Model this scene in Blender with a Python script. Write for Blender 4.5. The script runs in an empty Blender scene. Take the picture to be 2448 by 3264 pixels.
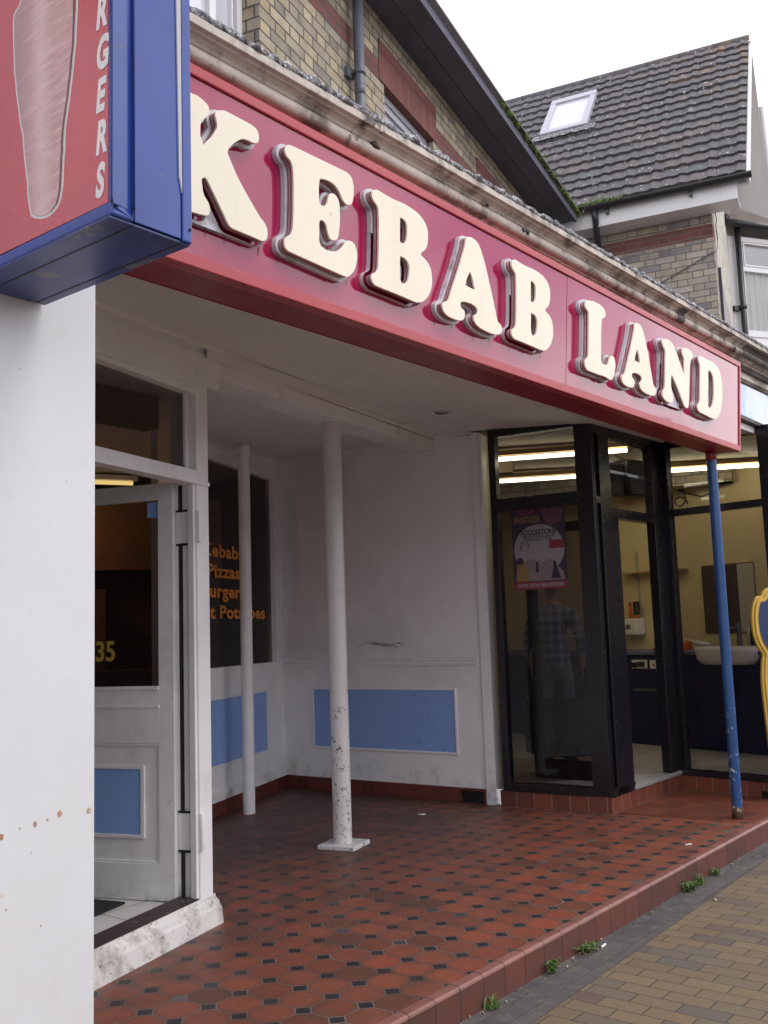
import bpy, bmesh, math, random
from mathutils import Vector, Matrix, Euler
random.seed(7)
C = bpy.context.scene.collection
SC = bpy.context.scene

# ------------------------------------------------------------------ camera
cam_d = bpy.data.cameras.new("camera")
cam = bpy.data.objects.new("camera", cam_d); C.objects.link(cam)
YAW, PITCH, ROLL, EYE = math.radians(38.312), math.radians(6.902), math.radians(-1.921), 1.45
fw = Vector((math.cos(PITCH)*math.cos(YAW), math.cos(PITCH)*math.sin(YAW), math.sin(PITCH)))
rt = Vector((math.sin(YAW), -math.cos(YAW), 0)); up = rt.cross(fw)
RX = math.cos(ROLL)*rt + math.sin(ROLL)*up
UX = -math.sin(ROLL)*rt + math.cos(ROLL)*up
cam.matrix_world = Matrix(((RX.x, UX.x, -fw.x, 0), (RX.y, UX.y, -fw.y, 0), (RX.z, UX.z, -fw.z, EYE), (0, 0, 0, 1)))
cam_d.sensor_fit = 'VERTICAL'; cam_d.sensor_height = 36; cam_d.lens = 3120/3264*36
cam_d.clip_start = 0.05; cam_d.clip_end = 500
SC.camera = cam

# ------------------------------------------------------------------ sky, sun, exposure
W = bpy.data.worlds.new("World"); SC.world = W; W.use_nodes = True
wt = W.node_tree; wt.nodes.clear()
def wn(t, **k):
    n = wt.nodes.new(t)
    for a, b in k.items(): setattr(n, a, b)
    return n
SUN_EL, SUN_AZ = math.radians(48), math.radians(-75)      # azimuth measured from +X towards +Y
sky = wn('ShaderNodeTexSky', sky_type='NISHITA'); sky.sun_disc = False
sky.sun_elevation = SUN_EL; sky.sun_rotation = math.pi/2 - SUN_AZ
sky.air_density = 1.2; sky.dust_density = 3
bg1 = wn('ShaderNodeBackground'); bg1.inputs[1].default_value = 0.10
bg2 = wn('ShaderNodeBackground')
tc = wn('ShaderNodeTexCoord'); nz = wn('ShaderNodeTexNoise'); nz.inputs['Scale'].default_value = 2.6; nz.inputs['Detail'].default_value = 5
rp = wn('ShaderNodeValToRGB'); rp.color_ramp.elements[0].position = .41; rp.color_ramp.elements[0].color = (.52, .45, .58, 1)
rp.color_ramp.elements[1].position = .57; rp.color_ramp.elements[1].color = (.97, .985, 1.0, 1)
bg2.inputs[1].default_value = 1.35
mx = wn('ShaderNodeMixShader'); mx.inputs[0].default_value = .88
wo = wn('ShaderNodeOutputWorld')
L = wt.links.new
L(tc.outputs['Generated'], nz.inputs['Vector']); L(nz.outputs[0], rp.inputs[0]); L(rp.outputs[0], bg2.inputs[0])
L(sky.outputs[0], bg1.inputs[0]); L(bg1.outputs[0], mx.inputs[1]); L(bg2.outputs[0], mx.inputs[2]); L(mx.outputs[0], wo.inputs[0])

sun_d = bpy.data.lights.new("sun", 'SUN'); sun_d.energy = 0.5; sun_d.angle = math.radians(25); sun_d.color = (1, .97, .93)
sun = bpy.data.objects.new("sun", sun_d); C.objects.link(sun)
sd = Vector((math.cos(SUN_EL)*math.cos(SUN_AZ), math.cos(SUN_EL)*math.sin(SUN_AZ), math.sin(SUN_EL)))
sun.rotation_euler = (-sd).to_track_quat('-Z', 'Y').to_euler()
SC.view_settings.view_transform = 'Standard'; SC.view_settings.look = 'None'
SC.view_settings.exposure = 0.85; SC.view_settings.gamma = 1
SC.render.engine = 'CYCLES'
SC.cycles.max_bounces = 9; SC.cycles.transparent_max_bounces = 24

# ------------------------------------------------------------------ material helpers
class G:
    """small node-graph helper: values are sockets or floats"""
    def __init__(s, name):
        s.m = bpy.data.materials.new(name); s.m.use_nodes = True
        s.t = s.m.node_tree; s.t.nodes.clear()
        s.out = s.t.nodes.new('ShaderNodeOutputMaterial')
        s.c = {}
    def n(s, ty, **k):
        x = s.t.nodes.new(ty)
        for a, b in k.items(): setattr(x, a, b)
        return x
    def put(s, sock, v):
        if hasattr(v, 'is_output'): s.t.links.new(v, sock)
        elif isinstance(v, (tuple, list)) and len(v) == 3 and sock.type == 'RGBA': sock.default_value = (*v, 1)
        else: sock.default_value = v
    def m_(s, op, a, b=0.0, c=0.0):
        x = s.n('ShaderNodeMath', operation=op)
        s.put(x.inputs[0], a); s.put(x.inputs[1], b); s.put(x.inputs[2], c)
        return x.outputs[0]
    def co(s, kind='Object'):
        if kind not in s.c:
            s.c[kind] = s.n('ShaderNodeTexCoord').outputs[kind] if kind != 'UV' else s.n('ShaderNodeUVMap').outputs[0]
        return s.c[kind]
    def xyz(s, v):
        x = s.n('ShaderNodeSeparateXYZ'); s.put(x.inputs[0], v); return x.outputs
    def vec(s, a, b, c=0.0):
        x = s.n('ShaderNodeCombineXYZ'); s.put(x.inputs[0], a); s.put(x.inputs[1], b); s.put(x.inputs[2], c); return x.outputs[0]
    def noise(s, scale, detail=4, vec=None, rough=.6, stretch=None):
        x = s.n('ShaderNodeTexNoise'); v = vec if vec is not None else s.co()
        if stretch:
            mp = s.n('ShaderNodeMapping'); s.put(mp.inputs[0], v); mp.inputs[3].default_value = stretch; v = mp.outputs[0]
        s.put(x.inputs['Vector'], v); x.inputs['Scale'].default_value = scale; x.inputs['Detail'].default_value = detail
        x.inputs['Roughness'].default_value = rough
        return x.outputs[0]
    def rnd(s, vec):
        x = s.n('ShaderNodeTexWhiteNoise', noise_dimensions='3D'); s.put(x.inputs['Vector'], vec); return x.outputs[0]
    def ramp(s, f, stops, interp='LINEAR'):
        x = s.n('ShaderNodeValToRGB'); s.put(x.inputs[0], f); r = x.color_ramp; r.interpolation = interp
        while len(r.elements) < len(stops): r.elements.new(1)
        for e, (p, c) in zip(r.elements, stops): e.position = p; e.color = (*c, 1) if len(c) == 3 else c
        return x.outputs[0]
    def sm(s, f, lo, hi):
        x = s.n('ShaderNodeMapRange', interpolation_type='SMOOTHSTEP'); s.put(x.inputs[0], f)
        x.inputs[1].default_value = lo; x.inputs[2].default_value = hi; return x.outputs[0]
    def mix(s, f, a, b, mode='MIX'):
        x = s.n('ShaderNodeMix', data_type='RGBA', blend_type=mode); s.put(x.inputs[0], f); s.put(x.inputs[6], a); s.put(x.inputs[7], b); return x.outputs[2]
    def bump(s, h, strength=.3, dist=.01):
        x = s.n('ShaderNodeBump'); s.put(x.inputs['Height'], h); x.inputs['Strength'].default_value = strength; x.inputs['Distance'].default_value = dist; return x.outputs[0]
    def bsdf(s, col, rough=.5, nrm=None, metal=0, coat=0, spec=.5):
        x = s.n('ShaderNodeBsdfPrincipled'); s.put(x.inputs['Base Color'], col); s.put(x.inputs['Roughness'], rough)
        x.inputs['Metallic'].default_value = metal; x.inputs['Coat Weight'].default_value = coat; x.inputs['Specular IOR Level'].default_value = spec
        x.inputs['Coat Roughness'].default_value = .03
        if nrm is not None: s.put(x.inputs['Normal'], nrm)
        s.t.links.new(x.outputs[0], s.out.inputs[0]); return s.m

def paint(name, col, rough=.5, var=.12, dirt=(), bumps=.05, bscale=60, spec=.5, coat=0, metal=0, streak=None):
    """painted / plain surface: tone variation, then dirt layers (colour, scale, lo, hi, amount[, zlo, zhi])"""
    g = G(name)
    n1 = g.noise(3.1, 5)
    lo = tuple(max(0, c*(1-var)) for c in col); hi = tuple(min(1, c*(1+var*.6)) for c in col)
    c = g.ramp(n1, [(.3, lo), (.7, hi)])
    if streak:
        c = g.mix(g.m_('MULTIPLY', g.sm(g.noise(streak[1], 4, stretch=(1, 1, .06)), .5, .75), streak[2]), c, streak[0])
    for d in dirt:
        f = g.sm(g.noise(d[1], 6, rough=.7), d[2], d[3])
        f = g.m_('MULTIPLY', f, d[4])
        if len(d) > 5:
            z = g.xyz(g.co())[2]
            f = g.m_('MULTIPLY', f, g.sm(z, d[6], d[5]))
        if len(d) > 7: f = g.m_('MULTIPLY', f, g.sm(g.noise(d[7], 2), .50, .58))
        c = g.mix(f, c, d[0])
    nb = g.bump(g.noise(bscale, 3), bumps, .01) if bumps else None
    r = g.m_('ADD', g.m_('MULTIPLY', g.noise(7, 3), .25), rough-.12)
    return g.bsdf(c, r, nb, metal, coat, spec)

def brick(name, stops, mortar, bands=(), bandstops=None, H=.075, Ls=.225, Sh=.1125, mw=.0055, soot=.35, rough=.85):
    g = G(name); u, v, _ = g.xyz(g.co('UV'))
    P = Ls+Sh
    r = g.m_('FLOOR', g.m_('DIVIDE', v, H)); fv = g.m_('SUBTRACT', v, g.m_('MULTIPLY', r, H))
    alt = g.m_('FLOORED_MODULO', r, 2.0)
    uu = g.m_('ADD', u, g.m_('MULTIPLY', alt, P/2))
    k = g.m_('FLOOR', g.m_('DIVIDE', uu, P)); mm = g.m_('SUBTRACT', uu, g.m_('MULTIPLY', k, P))
    hd = g.m_('GREATER_THAN', mm, Ls)
    loc = g.m_('SUBTRACT', mm, g.m_('MULTIPLY', hd, Ls)); wd = g.m_('SUBTRACT', Ls, g.m_('MULTIPLY', hd, Ls-Sh))
    wob = g.m_('MULTIPLY', g.m_('SUBTRACT', g.noise(25, 2), .5), .006)
    d = g.m_('MINIMUM', g.m_('MINIMUM', loc, g.m_('SUBTRACT', wd, loc)), g.m_('MINIMUM', fv, g.m_('SUBTRACT', H, fv)))
    d = g.m_('ADD', d, wob)
    mk = g.sm(d, mw-.002, mw+.002)
    idv = g.vec(g.m_('ADD', k, g.m_('MULTIPLY', hd, .5)), r, 3.3)
    c = g.ramp(g.rnd(idv), stops)
    for z0, z1 in bands:
        f = g.m_('MULTIPLY', g.m_('GREATER_THAN', v, z0), g.m_('LESS_THAN', v, z1))
        c = g.mix(f, c, g.ramp(g.rnd(idv), bandstops))
    c = g.mix(g.m_('MULTIPLY', g.sm(g.noise(9, 6), .35, .75), .35), c, tuple(x*.55 for x in mortar))
    c = g.mix(g.m_('MULTIPLY', g.sm(g.noise(1.3, 5), .45, .8), soot), c, (.06, .055, .05))
    c = g.mix(mk, tuple(mortar), c)
    hgt = g.m_('ADD', g.m_('MULTIPLY', mk, .8), g.m_('MULTIPLY', g.noise(70, 4), .35))
    return g.bsdf(c, rough, g.bump(hgt, .7, .008))

def glass(name, tint=(.9, .93, .92), refl=1.0, ior=1.5):
    g = G(name); t = g.n('ShaderNodeBsdfTransparent'); t.inputs[0].default_value = (*tint, 1)
    gl = g.n('ShaderNodeBsdfGlossy'); gl.inputs['Roughness'].default_value = .015
    fr = g.n('ShaderNodeFresnel'); fr.inputs[0].default_value = ior
    mxs = g.n('ShaderNodeMixShader'); g.put(mxs.inputs[0], g.m_('MULTIPLY', fr.outputs[0], refl))
    g.t.links.new(t.outputs[0], mxs.inputs[1]); g.t.links.new(gl.outputs[0], mxs.inputs[2]); g.t.links.new(mxs.outputs[0], g.out.inputs[0])
    return g.m

def emit(name, col, s):
    g = G(name); e = g.n('ShaderNodeEmission'); e.inputs[0].default_value = (*col, 1); e.inputs[1].default_value = s
    g.t.links.new(e.outputs[0], g.out.inputs[0]); return g.m

# ------------------------------------------------------------------ mesh helpers
def frame(o, a):
    """plan frame: origin o, unit direction towards a; maps (s, d, z); d>0 is to the right of the direction"""
    o = Vector(o[:2]); u = (Vector(a[:2])-o).normalized(); n = Vector((u.y, -u.x))
    return lambda s, d, z: (o.x+u.x*s+n.x*d, o.y+u.y*s+n.y*d, z)
ID = lambda x, y, z: (x, y, z)

class MB:
    def __init__(s): s.v = []; s.f = []; s.sm = []; s.mi = []; s.uv = {}
    def face(s, pts, smooth=False, mi=0, uv=None):
        b = len(s.v); s.v += [tuple(p) for p in pts]; s.f.append(list(range(b, b+len(pts)))); s.sm.append(smooth); s.mi.append(mi)
        if uv: s.uv[len(s.f)-1] = uv
        return s
    def raw(s, verts, faces, smooth=False, mi=0):
        b = len(s.v); s.v += [tuple(p) for p in verts]
        for f in faces: s.f.append([b+i for i in f]); s.sm.append(smooth); s.mi.append(mi)
        return s
    def box(s, a0, a1, b0, b1, c0, c1, T=ID, mi=0):
        P = [T(a, b, c) for c in (c0, c1) for b in (b0, b1) for a in (a0, a1)]
        s.raw(P, [(0, 2, 3, 1), (4, 5, 7, 6), (0, 1, 5, 4), (2, 6, 7, 3), (0, 4, 6, 2), (1, 3, 7, 5)], mi=mi); return s
    def prism(s, poly, z0, z1, T=ID, mi=0):
        """poly in (a,b), extruded along c"""
        n = len(poly); P = [T(a, b, z0) for a, b in poly]+[T(a, b, z1) for a, b in poly]
        s.raw(P, [tuple(range(n-1, -1, -1)), tuple(range(n, 2*n))]+[(i, (i+1) % n, n+(i+1) % n, n+i) for i in range(n)], mi=mi); return s
    def ext(s, prof, a0, a1, T=ID, n=1, mi=0, smooth=False):
        """profile in (b,c) swept along a"""
        k = len(prof)
        for j in range(n):
            x0 = a0+(a1-a0)*j/n; x1 = a0+(a1-a0)*(j+1)/n
            P = [T(x0, b, c) for b, c in prof]+[T(x1, b, c) for b, c in prof]
            F = [(i, (i+1) % k, k+(i+1) % k, k+i) for i in range(k)]
            s.raw(P, F, smooth, mi)
        s.raw([T(a0, b, c) for b, c in prof], [tuple(range(k-1, -1, -1))], mi=mi); s.raw([T(a1, b, c) for b, c in prof], [tuple(range(k))], mi=mi)
        return s
    def tube(s, pts, r, seg=16, mi=0, cap=True):
        pts = [Vector(p) for p in pts]; rs = r if isinstance(r, (list, tuple)) else [r]*len(pts); rings = []
        for i, p in enumerate(pts):
            d = (pts[min(i+1, len(pts)-1)]-pts[max(i-1, 0)]).normalized()
            a = Vector((0, 0, 1)) if abs(d.z) < .9 else Vector((1, 0, 0)); x = d.cross(a).normalized(); y = d.cross(x)
            rings.append([p+x*math.cos(2*math.pi*k/seg)*rs[i]+y*math.sin(2*math.pi*k/seg)*rs[i] for k in range(seg)])
        V = [v for R in rings for v in R]; F = []
        for i in range(len(rings)-1):
            for k in range(seg): F.append((i*seg+k, i*seg+(k+1) % seg, (i+1)*seg+(k+1) % seg, (i+1)*seg+k))
        s.raw(V, F, True, mi)
        if cap: s.raw(rings[0], [tuple(range(seg-1, -1, -1))], mi=mi); s.raw(rings[-1], [tuple(range(seg))], mi=mi)
        return s
    def lathe(s, prof, c=(0, 0, 0), seg=24, a0=0, a1=2*math.pi, mi=0, sx=1, sy=1):
        full = abs(a1-a0-2*math.pi) < 1e-6; n = seg if full else seg+1
        V = [(c[0]+sx*r*math.cos(a0+(a1-a0)*k/seg), c[1]+sy*r*math.sin(a0+(a1-a0)*k/seg), c[2]+z) for r, z in prof for k in range(n)]; F = []
        for i in range(len(prof)-1):
            for k in range(seg): F.append((i*n+k, i*n+(k+1) % n, (i+1)*n+(k+1) % n, (i+1)*n+k))
        s.raw(V, F, True, mi); return s
    def build(s, name, mats, parent=None, bevel=0, label=None, kind=None, seg=2, fixn=True):
        me = bpy.data.meshes.new(name); me.from_pydata(s.v, [], s.f)
        for p, sm, mi in zip(me.polygons, s.sm, s.mi): p.use_smooth = sm; p.material_index = mi
        uvl = me.uv_layers.new(name="UVMap")
        for p in me.polygons:
            N = p.normal
            if p.index in s.uv:
                for li, q in zip(p.loop_indices, s.uv[p.index]): uvl.data[li].uv = q
                continue
            if abs(N.z) > .75:
                for li in p.loop_indices: q = me.vertices[me.loops[li].vertex_index].co; uvl.data[li].uv = (q.x, q.y)
            else:
                h = Vector((-N.y, N.x, 0)).normalized()
                if h.x < -1e-4 or (abs(h.x) <= 1e-4 and h.y < 0): h = -h
                for li in p.loop_indices: q = me.vertices[me.loops[li].vertex_index].co; uvl.data[li].uv = (q.x*h.x+q.y*h.y, q.z)
        if not isinstance(mats, (list, tuple)): mats = [mats]
        for m in mats: me.materials.append(m)
        if fixn or bevel:
            bm = bmesh.new(); bm.from_mesh(me); bmesh.ops.remove_doubles(bm, verts=bm.verts, dist=1e-5)
            bmesh.ops.recalc_face_normals(bm, faces=bm.faces); bm.to_mesh(me); bm.free()
        o = bpy.data.objects.new(name, me); C.objects.link(o)
        if parent is not None:
            o.parent = parent
            if parent.type == 'EMPTY': o.location = -Vector(parent.location)
        if bevel:
            b = o.modifiers.new("bevel", 'BEVEL'); b.width = bevel; b.segments = seg; b.limit_method = 'ANGLE'; b.angle_limit = math.radians(40)
        if label: o['label'] = label
        if kind: o['kind'] = kind
        return o

def thing(name, label, cat, loc=(0, 0, 0), group=None):
    o = bpy.data.objects.new(name, None); C.objects.link(o); o.location = loc; o.empty_display_size = .2
    o['label'] = label; o['category'] = cat
    if group: o['group'] = group
    return o
def tag(o, label, cat, group=None):
    o['label'] = label; o['category'] = cat
    if group: o['group'] = group
    return o

def text_mesh(body, size, T, depth=.002, offset=0, shear=0, sx=1, align='LEFT', z0=0, spacing=1.0):
    """built-in font, turned into mesh; T maps (x, y, h) to the world"""
    cu = bpy.data.curves.new("text", 'FONT'); cu.body = body; cu.size = size; cu.extrude = depth/2; cu.offset = offset; cu.shear = shear
    cu.align_x = align; cu.space_character = spacing; cu.resolution_u = 6
    o = bpy.data.objects.new("text", cu); C.objects.link(o)
    dg = bpy.context.evaluated_depsgraph_get(); me = bpy.data.meshes.new_from_object(o.evaluated_get(dg))
    V = [T(v.co.x*sx, v.co.y, v.co.z+z0) for v in me.vertices]; F = [tuple(p.vertices) for p in me.polygons]
    bpy.data.objects.remove(o); bpy.data.curves.remove(cu); bpy.data.meshes.remove(me)
    return V, F

def curve_mesh(loops, T, d0, d1, offset=0, bevel=0):
    """closed 2D loops -> filled, extruded mesh between depth d0 and d1; T maps (x, y, h)"""
    cu = bpy.data.curves.new("outline", 'CURVE'); cu.dimensions = '2D'; cu.fill_mode = 'BOTH'
    cu.extrude = (d1-d0)/2-bevel; cu.offset = offset; cu.bevel_depth = bevel; cu.bevel_resolution = 1
    for lp in loops:
        sp = cu.splines.new('POLY'); sp.points.add(len(lp)-1); sp.use_cyclic_u = True
        for p, q in zip(sp.points, lp): p.co = (q[0], q[1], 0, 1)
    o = bpy.data.objects.new("outline", cu); C.objects.link(o)
    dg = bpy.context.evaluated_depsgraph_get(); me = bpy.data.meshes.new_from_object(o.evaluated_get(dg))
    V = [T(v.co.x, v.co.y, v.co.z+(d0+d1)/2) for v in me.vertices]; F = [tuple(p.vertices) for p in me.polygons]
    bpy.data.objects.remove(o); bpy.data.curves.remove(cu); bpy.data.meshes.remove(me)
    return V, F

def smooth_loop(L, n=3):
    """Catmull-Rom through the points, keeping sharp corners"""
    out = []; k = len(L); V = [Vector(p) for p in L]
    for i in range(k):
        p0, p1, p2, p3 = V[i-1], V[i], V[(i+1) % k], V[(i+2) % k]
        def tan(a, b, c):
            u, w = (b-a), (c-b)
            if u.length < 1e-9 or w.length < 1e-9 or u.normalized().dot(w.normalized()) < .25: return None
            return (c-a)*.5*min(u.length, w.length)/max(1e-9, (u.length+w.length)/2)
        t1, t2 = tan(p0, p1, p2), tan(p1, p2, p3); seg = p2-p1
        t1 = seg if t1 is None else t1; t2 = seg if t2 is None else t2
        for j in range(n):
            t = j/n; h = (2*t**3-3*t*t+1, t**3-2*t*t+t, -2*t**3+3*t*t, t**3-t*t)
            q = p1*h[0]+t1*h[1]+p2*h[2]+t2*h[3]; out.append((q.x, q.y))
    return out
GLYPH = {'K': [[(2.023, 0.536), (2.043, 0.538), (2.066, 0.534), (2.086, 0.527), (2.095, 0.519), (2.096, 0.504), (2.092, 0.491), (2.08, 0.477), (2.068, 0.462), (2.062, 0.446), (2.062, 0.425), (2.063, 0.408), (2.073, 0.394), (2.082, 0.38), (2.091, 0.397), (2.111, 0.419), (2.127, 0.445), (2.136, 0.465), (2.135, 0.48), (2.128, 0.498), (2.126, 0.51), (2.132, 0.52), (2.151, 0.53), (2.171, 0.536), (2.24, 0.536), (2.292, 0.535), (2.318, 0.528), (2.328, 0.51), (2.327, 0.491), (2.317, 0.48), (2.299, 0.476), (2.277, 0.476), (2.257, 0.473), (2.24, 0.464), (2.21, 0.438), (2.191, 0.415), (2.185, 0.4), (2.189, 0.389), (2.229, 0.335), (2.276, 0.286), (2.343, 0.225), (2.373, 0.205), (2.385, 0.187), (2.387, 0.163), (2.38, 0.148), (2.362, 0.14), (2.315, 0.141), (2.225, 0.142), (2.206, 0.148), (2.192, 0.164), (2.13, 0.239), (2.099, 0.274), (2.086, 0.275), (2.077, 0.264), (2.08, 0.245), (2.085, 0.224), (2.094, 0.209), (2.109, 0.196), (2.117, 0.181), (2.117, 0.166), (2.11, 0.153), (2.099, 0.149), (2.053, 0.144)]], 'E': [[(2.47, 0.527), (2.49, 0.536), (2.799, 0.545), (2.832, 0.535), (2.847, 0.508), (2.849, 0.466), (2.841, 0.434), (2.826, 0.422), (2.808, 0.419), (2.788, 0.429), (2.768, 0.452), (2.744, 0.47), (2.712, 0.477), (2.682, 0.475), (2.656, 0.469), (2.649, 0.458), (2.647, 0.424), (2.65, 0.384), (2.655, 0.371), (2.668, 0.366), (2.687, 0.371), (2.697, 0.384), (2.704, 0.409), (2.715, 0.428), (2.733, 0.434), (2.753, 0.426), (2.766, 0.406), (2.771, 0.371), (2.772, 0.329), (2.767, 0.285), (2.76, 0.265), (2.744, 0.255), (2.722, 0.254), (2.708, 0.273), (2.699, 0.296), (2.686, 0.31), (2.667, 0.312), (2.656, 0.301), (2.657, 0.257), (2.659, 0.227), (2.671, 0.21), (2.702, 0.203), (2.74, 0.208), (2.77, 0.221), (2.796, 0.244), (2.811, 0.267), (2.831, 0.278), (2.855, 0.277), (2.873, 0.261), (2.881, 0.234), (2.876, 0.195), (2.86, 0.161), (2.829, 0.134), (2.813, 0.131), (2.502, 0.141), (2.482, 0.148), (2.475, 0.165), (2.479, 0.184), (2.496, 0.196), (2.509, 0.21), (2.516, 0.235), (2.517, 0.29), (2.513, 0.389), (2.509, 0.437), (2.503, 0.463), (2.49, 0.481), (2.472, 0.489), (2.462, 0.505)]], 'B': [[(2.969, 0.526), (2.984, 0.535), (3.003, 0.539), (3.086, 0.535), (3.167, 0.539), (3.222, 0.537), (3.269, 0.531), (3.308, 0.517), (3.335, 0.497), (3.349, 0.469), (3.35, 0.44), (3.347, 0.415), (3.335, 0.391), (3.312, 0.372), (3.301, 0.361), (3.306, 0.353), (3.328, 0.346), (3.354, 0.335), (3.375, 0.315), (3.385, 0.288), (3.388, 0.257), (3.383, 0.229), (3.369, 0.199), (3.343, 0.171), (3.314, 0.152), (3.28, 0.143), (3.246, 0.142), (3.143, 0.144), (3.005, 0.144), (2.983, 0.153), (2.975, 0.168), (2.98, 0.184), (3.0, 0.196), (3.011, 0.208), (3.016, 0.226), (3.017, 0.281), (3.014, 0.405), (3.01, 0.449), (3.006, 0.467), (2.994, 0.478), (2.975, 0.489), (2.965, 0.504), (2.965, 0.518)], [(3.15, 0.473), (3.158, 0.475), (3.178, 0.474), (3.195, 0.464), (3.202, 0.45), (3.204, 0.425), (3.202, 0.399), (3.196, 0.382), (3.183, 0.37), (3.164, 0.367), (3.154, 0.372), (3.153, 0.397)], [(3.157, 0.308), (3.164, 0.311), (3.193, 0.31), (3.214, 0.299), (3.224, 0.281), (3.225, 0.256), (3.221, 0.231), (3.21, 0.21), (3.189, 0.199), (3.171, 0.2), (3.16, 0.22), (3.158, 0.258)]], 'A': [[(3.649, 0.532), (3.663, 0.542), (3.683, 0.547), (3.712, 0.547), (3.742, 0.538), (3.764, 0.521), (3.782, 0.497), (3.809, 0.455), (3.87, 0.334), (3.917, 0.229), (3.932, 0.206), (3.954, 0.199), (3.968, 0.183), (3.967, 0.165), (3.951, 0.151), (3.92, 0.142), (3.863, 0.138), (3.785, 0.142), (3.747, 0.152), (3.728, 0.166), (3.723, 0.182), (3.731, 0.191), (3.748, 0.199), (3.755, 0.213), (3.751, 0.226), (3.732, 0.235), (3.698, 0.239), (3.657, 0.237), (3.625, 0.23), (3.611, 0.221), (3.61, 0.208), (3.622, 0.198), (3.643, 0.191), (3.648, 0.176), (3.644, 0.159), (3.628, 0.145), (3.6, 0.138), (3.561, 0.136), (3.518, 0.138), (3.486, 0.149), (3.474, 0.164), (3.472, 0.179), (3.483, 0.191), (3.507, 0.201), (3.522, 0.216), (3.537, 0.254), (3.588, 0.363), (3.636, 0.481), (3.645, 0.514)], [(3.683, 0.387), (3.704, 0.364), (3.731, 0.309), (3.646, 0.31), (3.659, 0.348)]], 'L': [[(4.842, 0.526), (4.87, 0.54), (4.911, 0.548), (4.963, 0.552), (5.022, 0.55), (5.06, 0.54), (5.078, 0.524), (5.08, 0.507), (5.072, 0.494), (5.048, 0.484), (5.035, 0.473), (5.032, 0.457), (5.028, 0.367), (5.029, 0.232), (5.037, 0.222), (5.067, 0.218), (5.105, 0.223), (5.124, 0.236), (5.14, 0.262), (5.156, 0.283), (5.181, 0.288), (5.201, 0.281), (5.212, 0.261), (5.215, 0.231), (5.202, 0.191), (5.183, 0.16), (5.159, 0.146), (5.139, 0.146), (5.084, 0.152), (5.004, 0.149), (4.868, 0.148), (4.845, 0.16), (4.836, 0.178), (4.839, 0.196), (4.856, 0.21), (4.872, 0.221), (4.876, 0.243), (4.877, 0.335), (4.877, 0.431), (4.875, 0.467), (4.868, 0.479), (4.845, 0.488), (4.832, 0.502), (4.833, 0.517)]], 'N': [[(5.902, 0.538), (5.933, 0.551), (5.982, 0.558), (6.024, 0.556), (6.061, 0.545), (6.097, 0.523), (6.141, 0.486), (6.201, 0.431), (6.239, 0.397), (6.251, 0.367), (6.26, 0.401), (6.259, 0.483), (6.249, 0.496), (6.23, 0.51), (6.221, 0.528), (6.226, 0.546), (6.252, 0.558), (6.29, 0.565), (6.344, 0.566), (6.39, 0.557), (6.408, 0.54), (6.402, 0.524), (6.375, 0.503), (6.364, 0.48), (6.356, 0.419), (6.345, 0.239), (6.335, 0.181), (6.32, 0.166), (6.297, 0.164), (6.263, 0.173), (6.143, 0.278), (6.056, 0.338), (6.047, 0.341), (6.04, 0.331), (6.036, 0.302), (6.038, 0.26), (6.057, 0.228), (6.075, 0.211), (6.077, 0.186), (6.061, 0.166), (6.029, 0.157), (5.979, 0.153), (5.931, 0.162), (5.906, 0.177), (5.902, 0.196), (5.912, 0.213), (5.931, 0.227), (5.94, 0.256), (5.945, 0.399), (5.944, 0.461), (5.937, 0.482), (5.912, 0.497), (5.895, 0.516), (5.893, 0.529)]], 'D': [[(6.513, 0.549), (6.541, 0.562), (6.59, 0.564), (6.706, 0.565), (6.79, 0.566), (6.859, 0.555), (6.912, 0.53), (6.952, 0.486), (6.972, 0.439), (6.978, 0.376), (6.97, 0.311), (6.948, 0.251), (6.912, 0.207), (6.869, 0.179), (6.817, 0.166), (6.749, 0.164), (6.641, 0.169), (6.543, 0.172), (6.511, 0.182), (6.499, 0.199), (6.507, 0.218), (6.531, 0.234), (6.541, 0.257), (6.546, 0.424), (6.544, 0.491), (6.533, 0.507), (6.516, 0.525), (6.509, 0.539)], [(6.699, 0.493), (6.723, 0.496), (6.761, 0.486), (6.795, 0.455), (6.806, 0.41), (6.808, 0.347), (6.8, 0.296), (6.779, 0.255), (6.749, 0.235), (6.715, 0.228), (6.697, 0.242), (6.692, 0.297), (6.696, 0.452)]]}

# ------------------------------------------------------------------ materials
GRIME = (.05, .042, .036)
M = {}
M['white'] = paint('white_paint', (.80, .80, .815), .45, .06, [((.42, .40, .39), 2.2, .5, .75, .4), (GRIME, 22, .65, .69, .3), (GRIME, 6, .46, .68, .5, .05, .35)])
M['white_wall'] = paint('white_wall_paint', (.81, .81, .82), .5, .05, [((.48, .45, .44), 1.2, .48, .72, .35), (GRIME, 22, .665, .69, .45), (GRIME, 5, .5, .7, .5, .1, .35)])
M['plinth'] = paint('flaking_white_paint', (.66, .64, .62), .6, .10, [((.30, .27, .24), 6, .45, .62, .7), ((.10, .07, .05), 19, .60, .66, .85), ((.04, .035, .03), 34, .61, .66, .7)])
M['ceiling'] = paint('ceiling_paint', (.73, .73, .735), .6, .05, [((.35, .33, .31), 1.1, .5, .8, .3)])
M['pier'] = paint('pier_paint', (.64, .65, .675), .55, .03, [((.62, .60, .55), .9, .5, .75, .5), ((.56, .54, .48), 3, .4, .7, .6, .2, 1.6), ((.60, .60, .58), 14, .58, .66, .35)], bumps=.04, bscale=26)
M['panel_red'] = paint('gloss_red_acrylic', (.33, .012, .068), .06, .04, (), 0, spec=.6, coat=.4)
M['trim_red'] = paint('red_metal_trim', (.43, .055, .065), .3, .06, [((.30, .03, .035), 3, .5, .8, .5)], .03)
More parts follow.
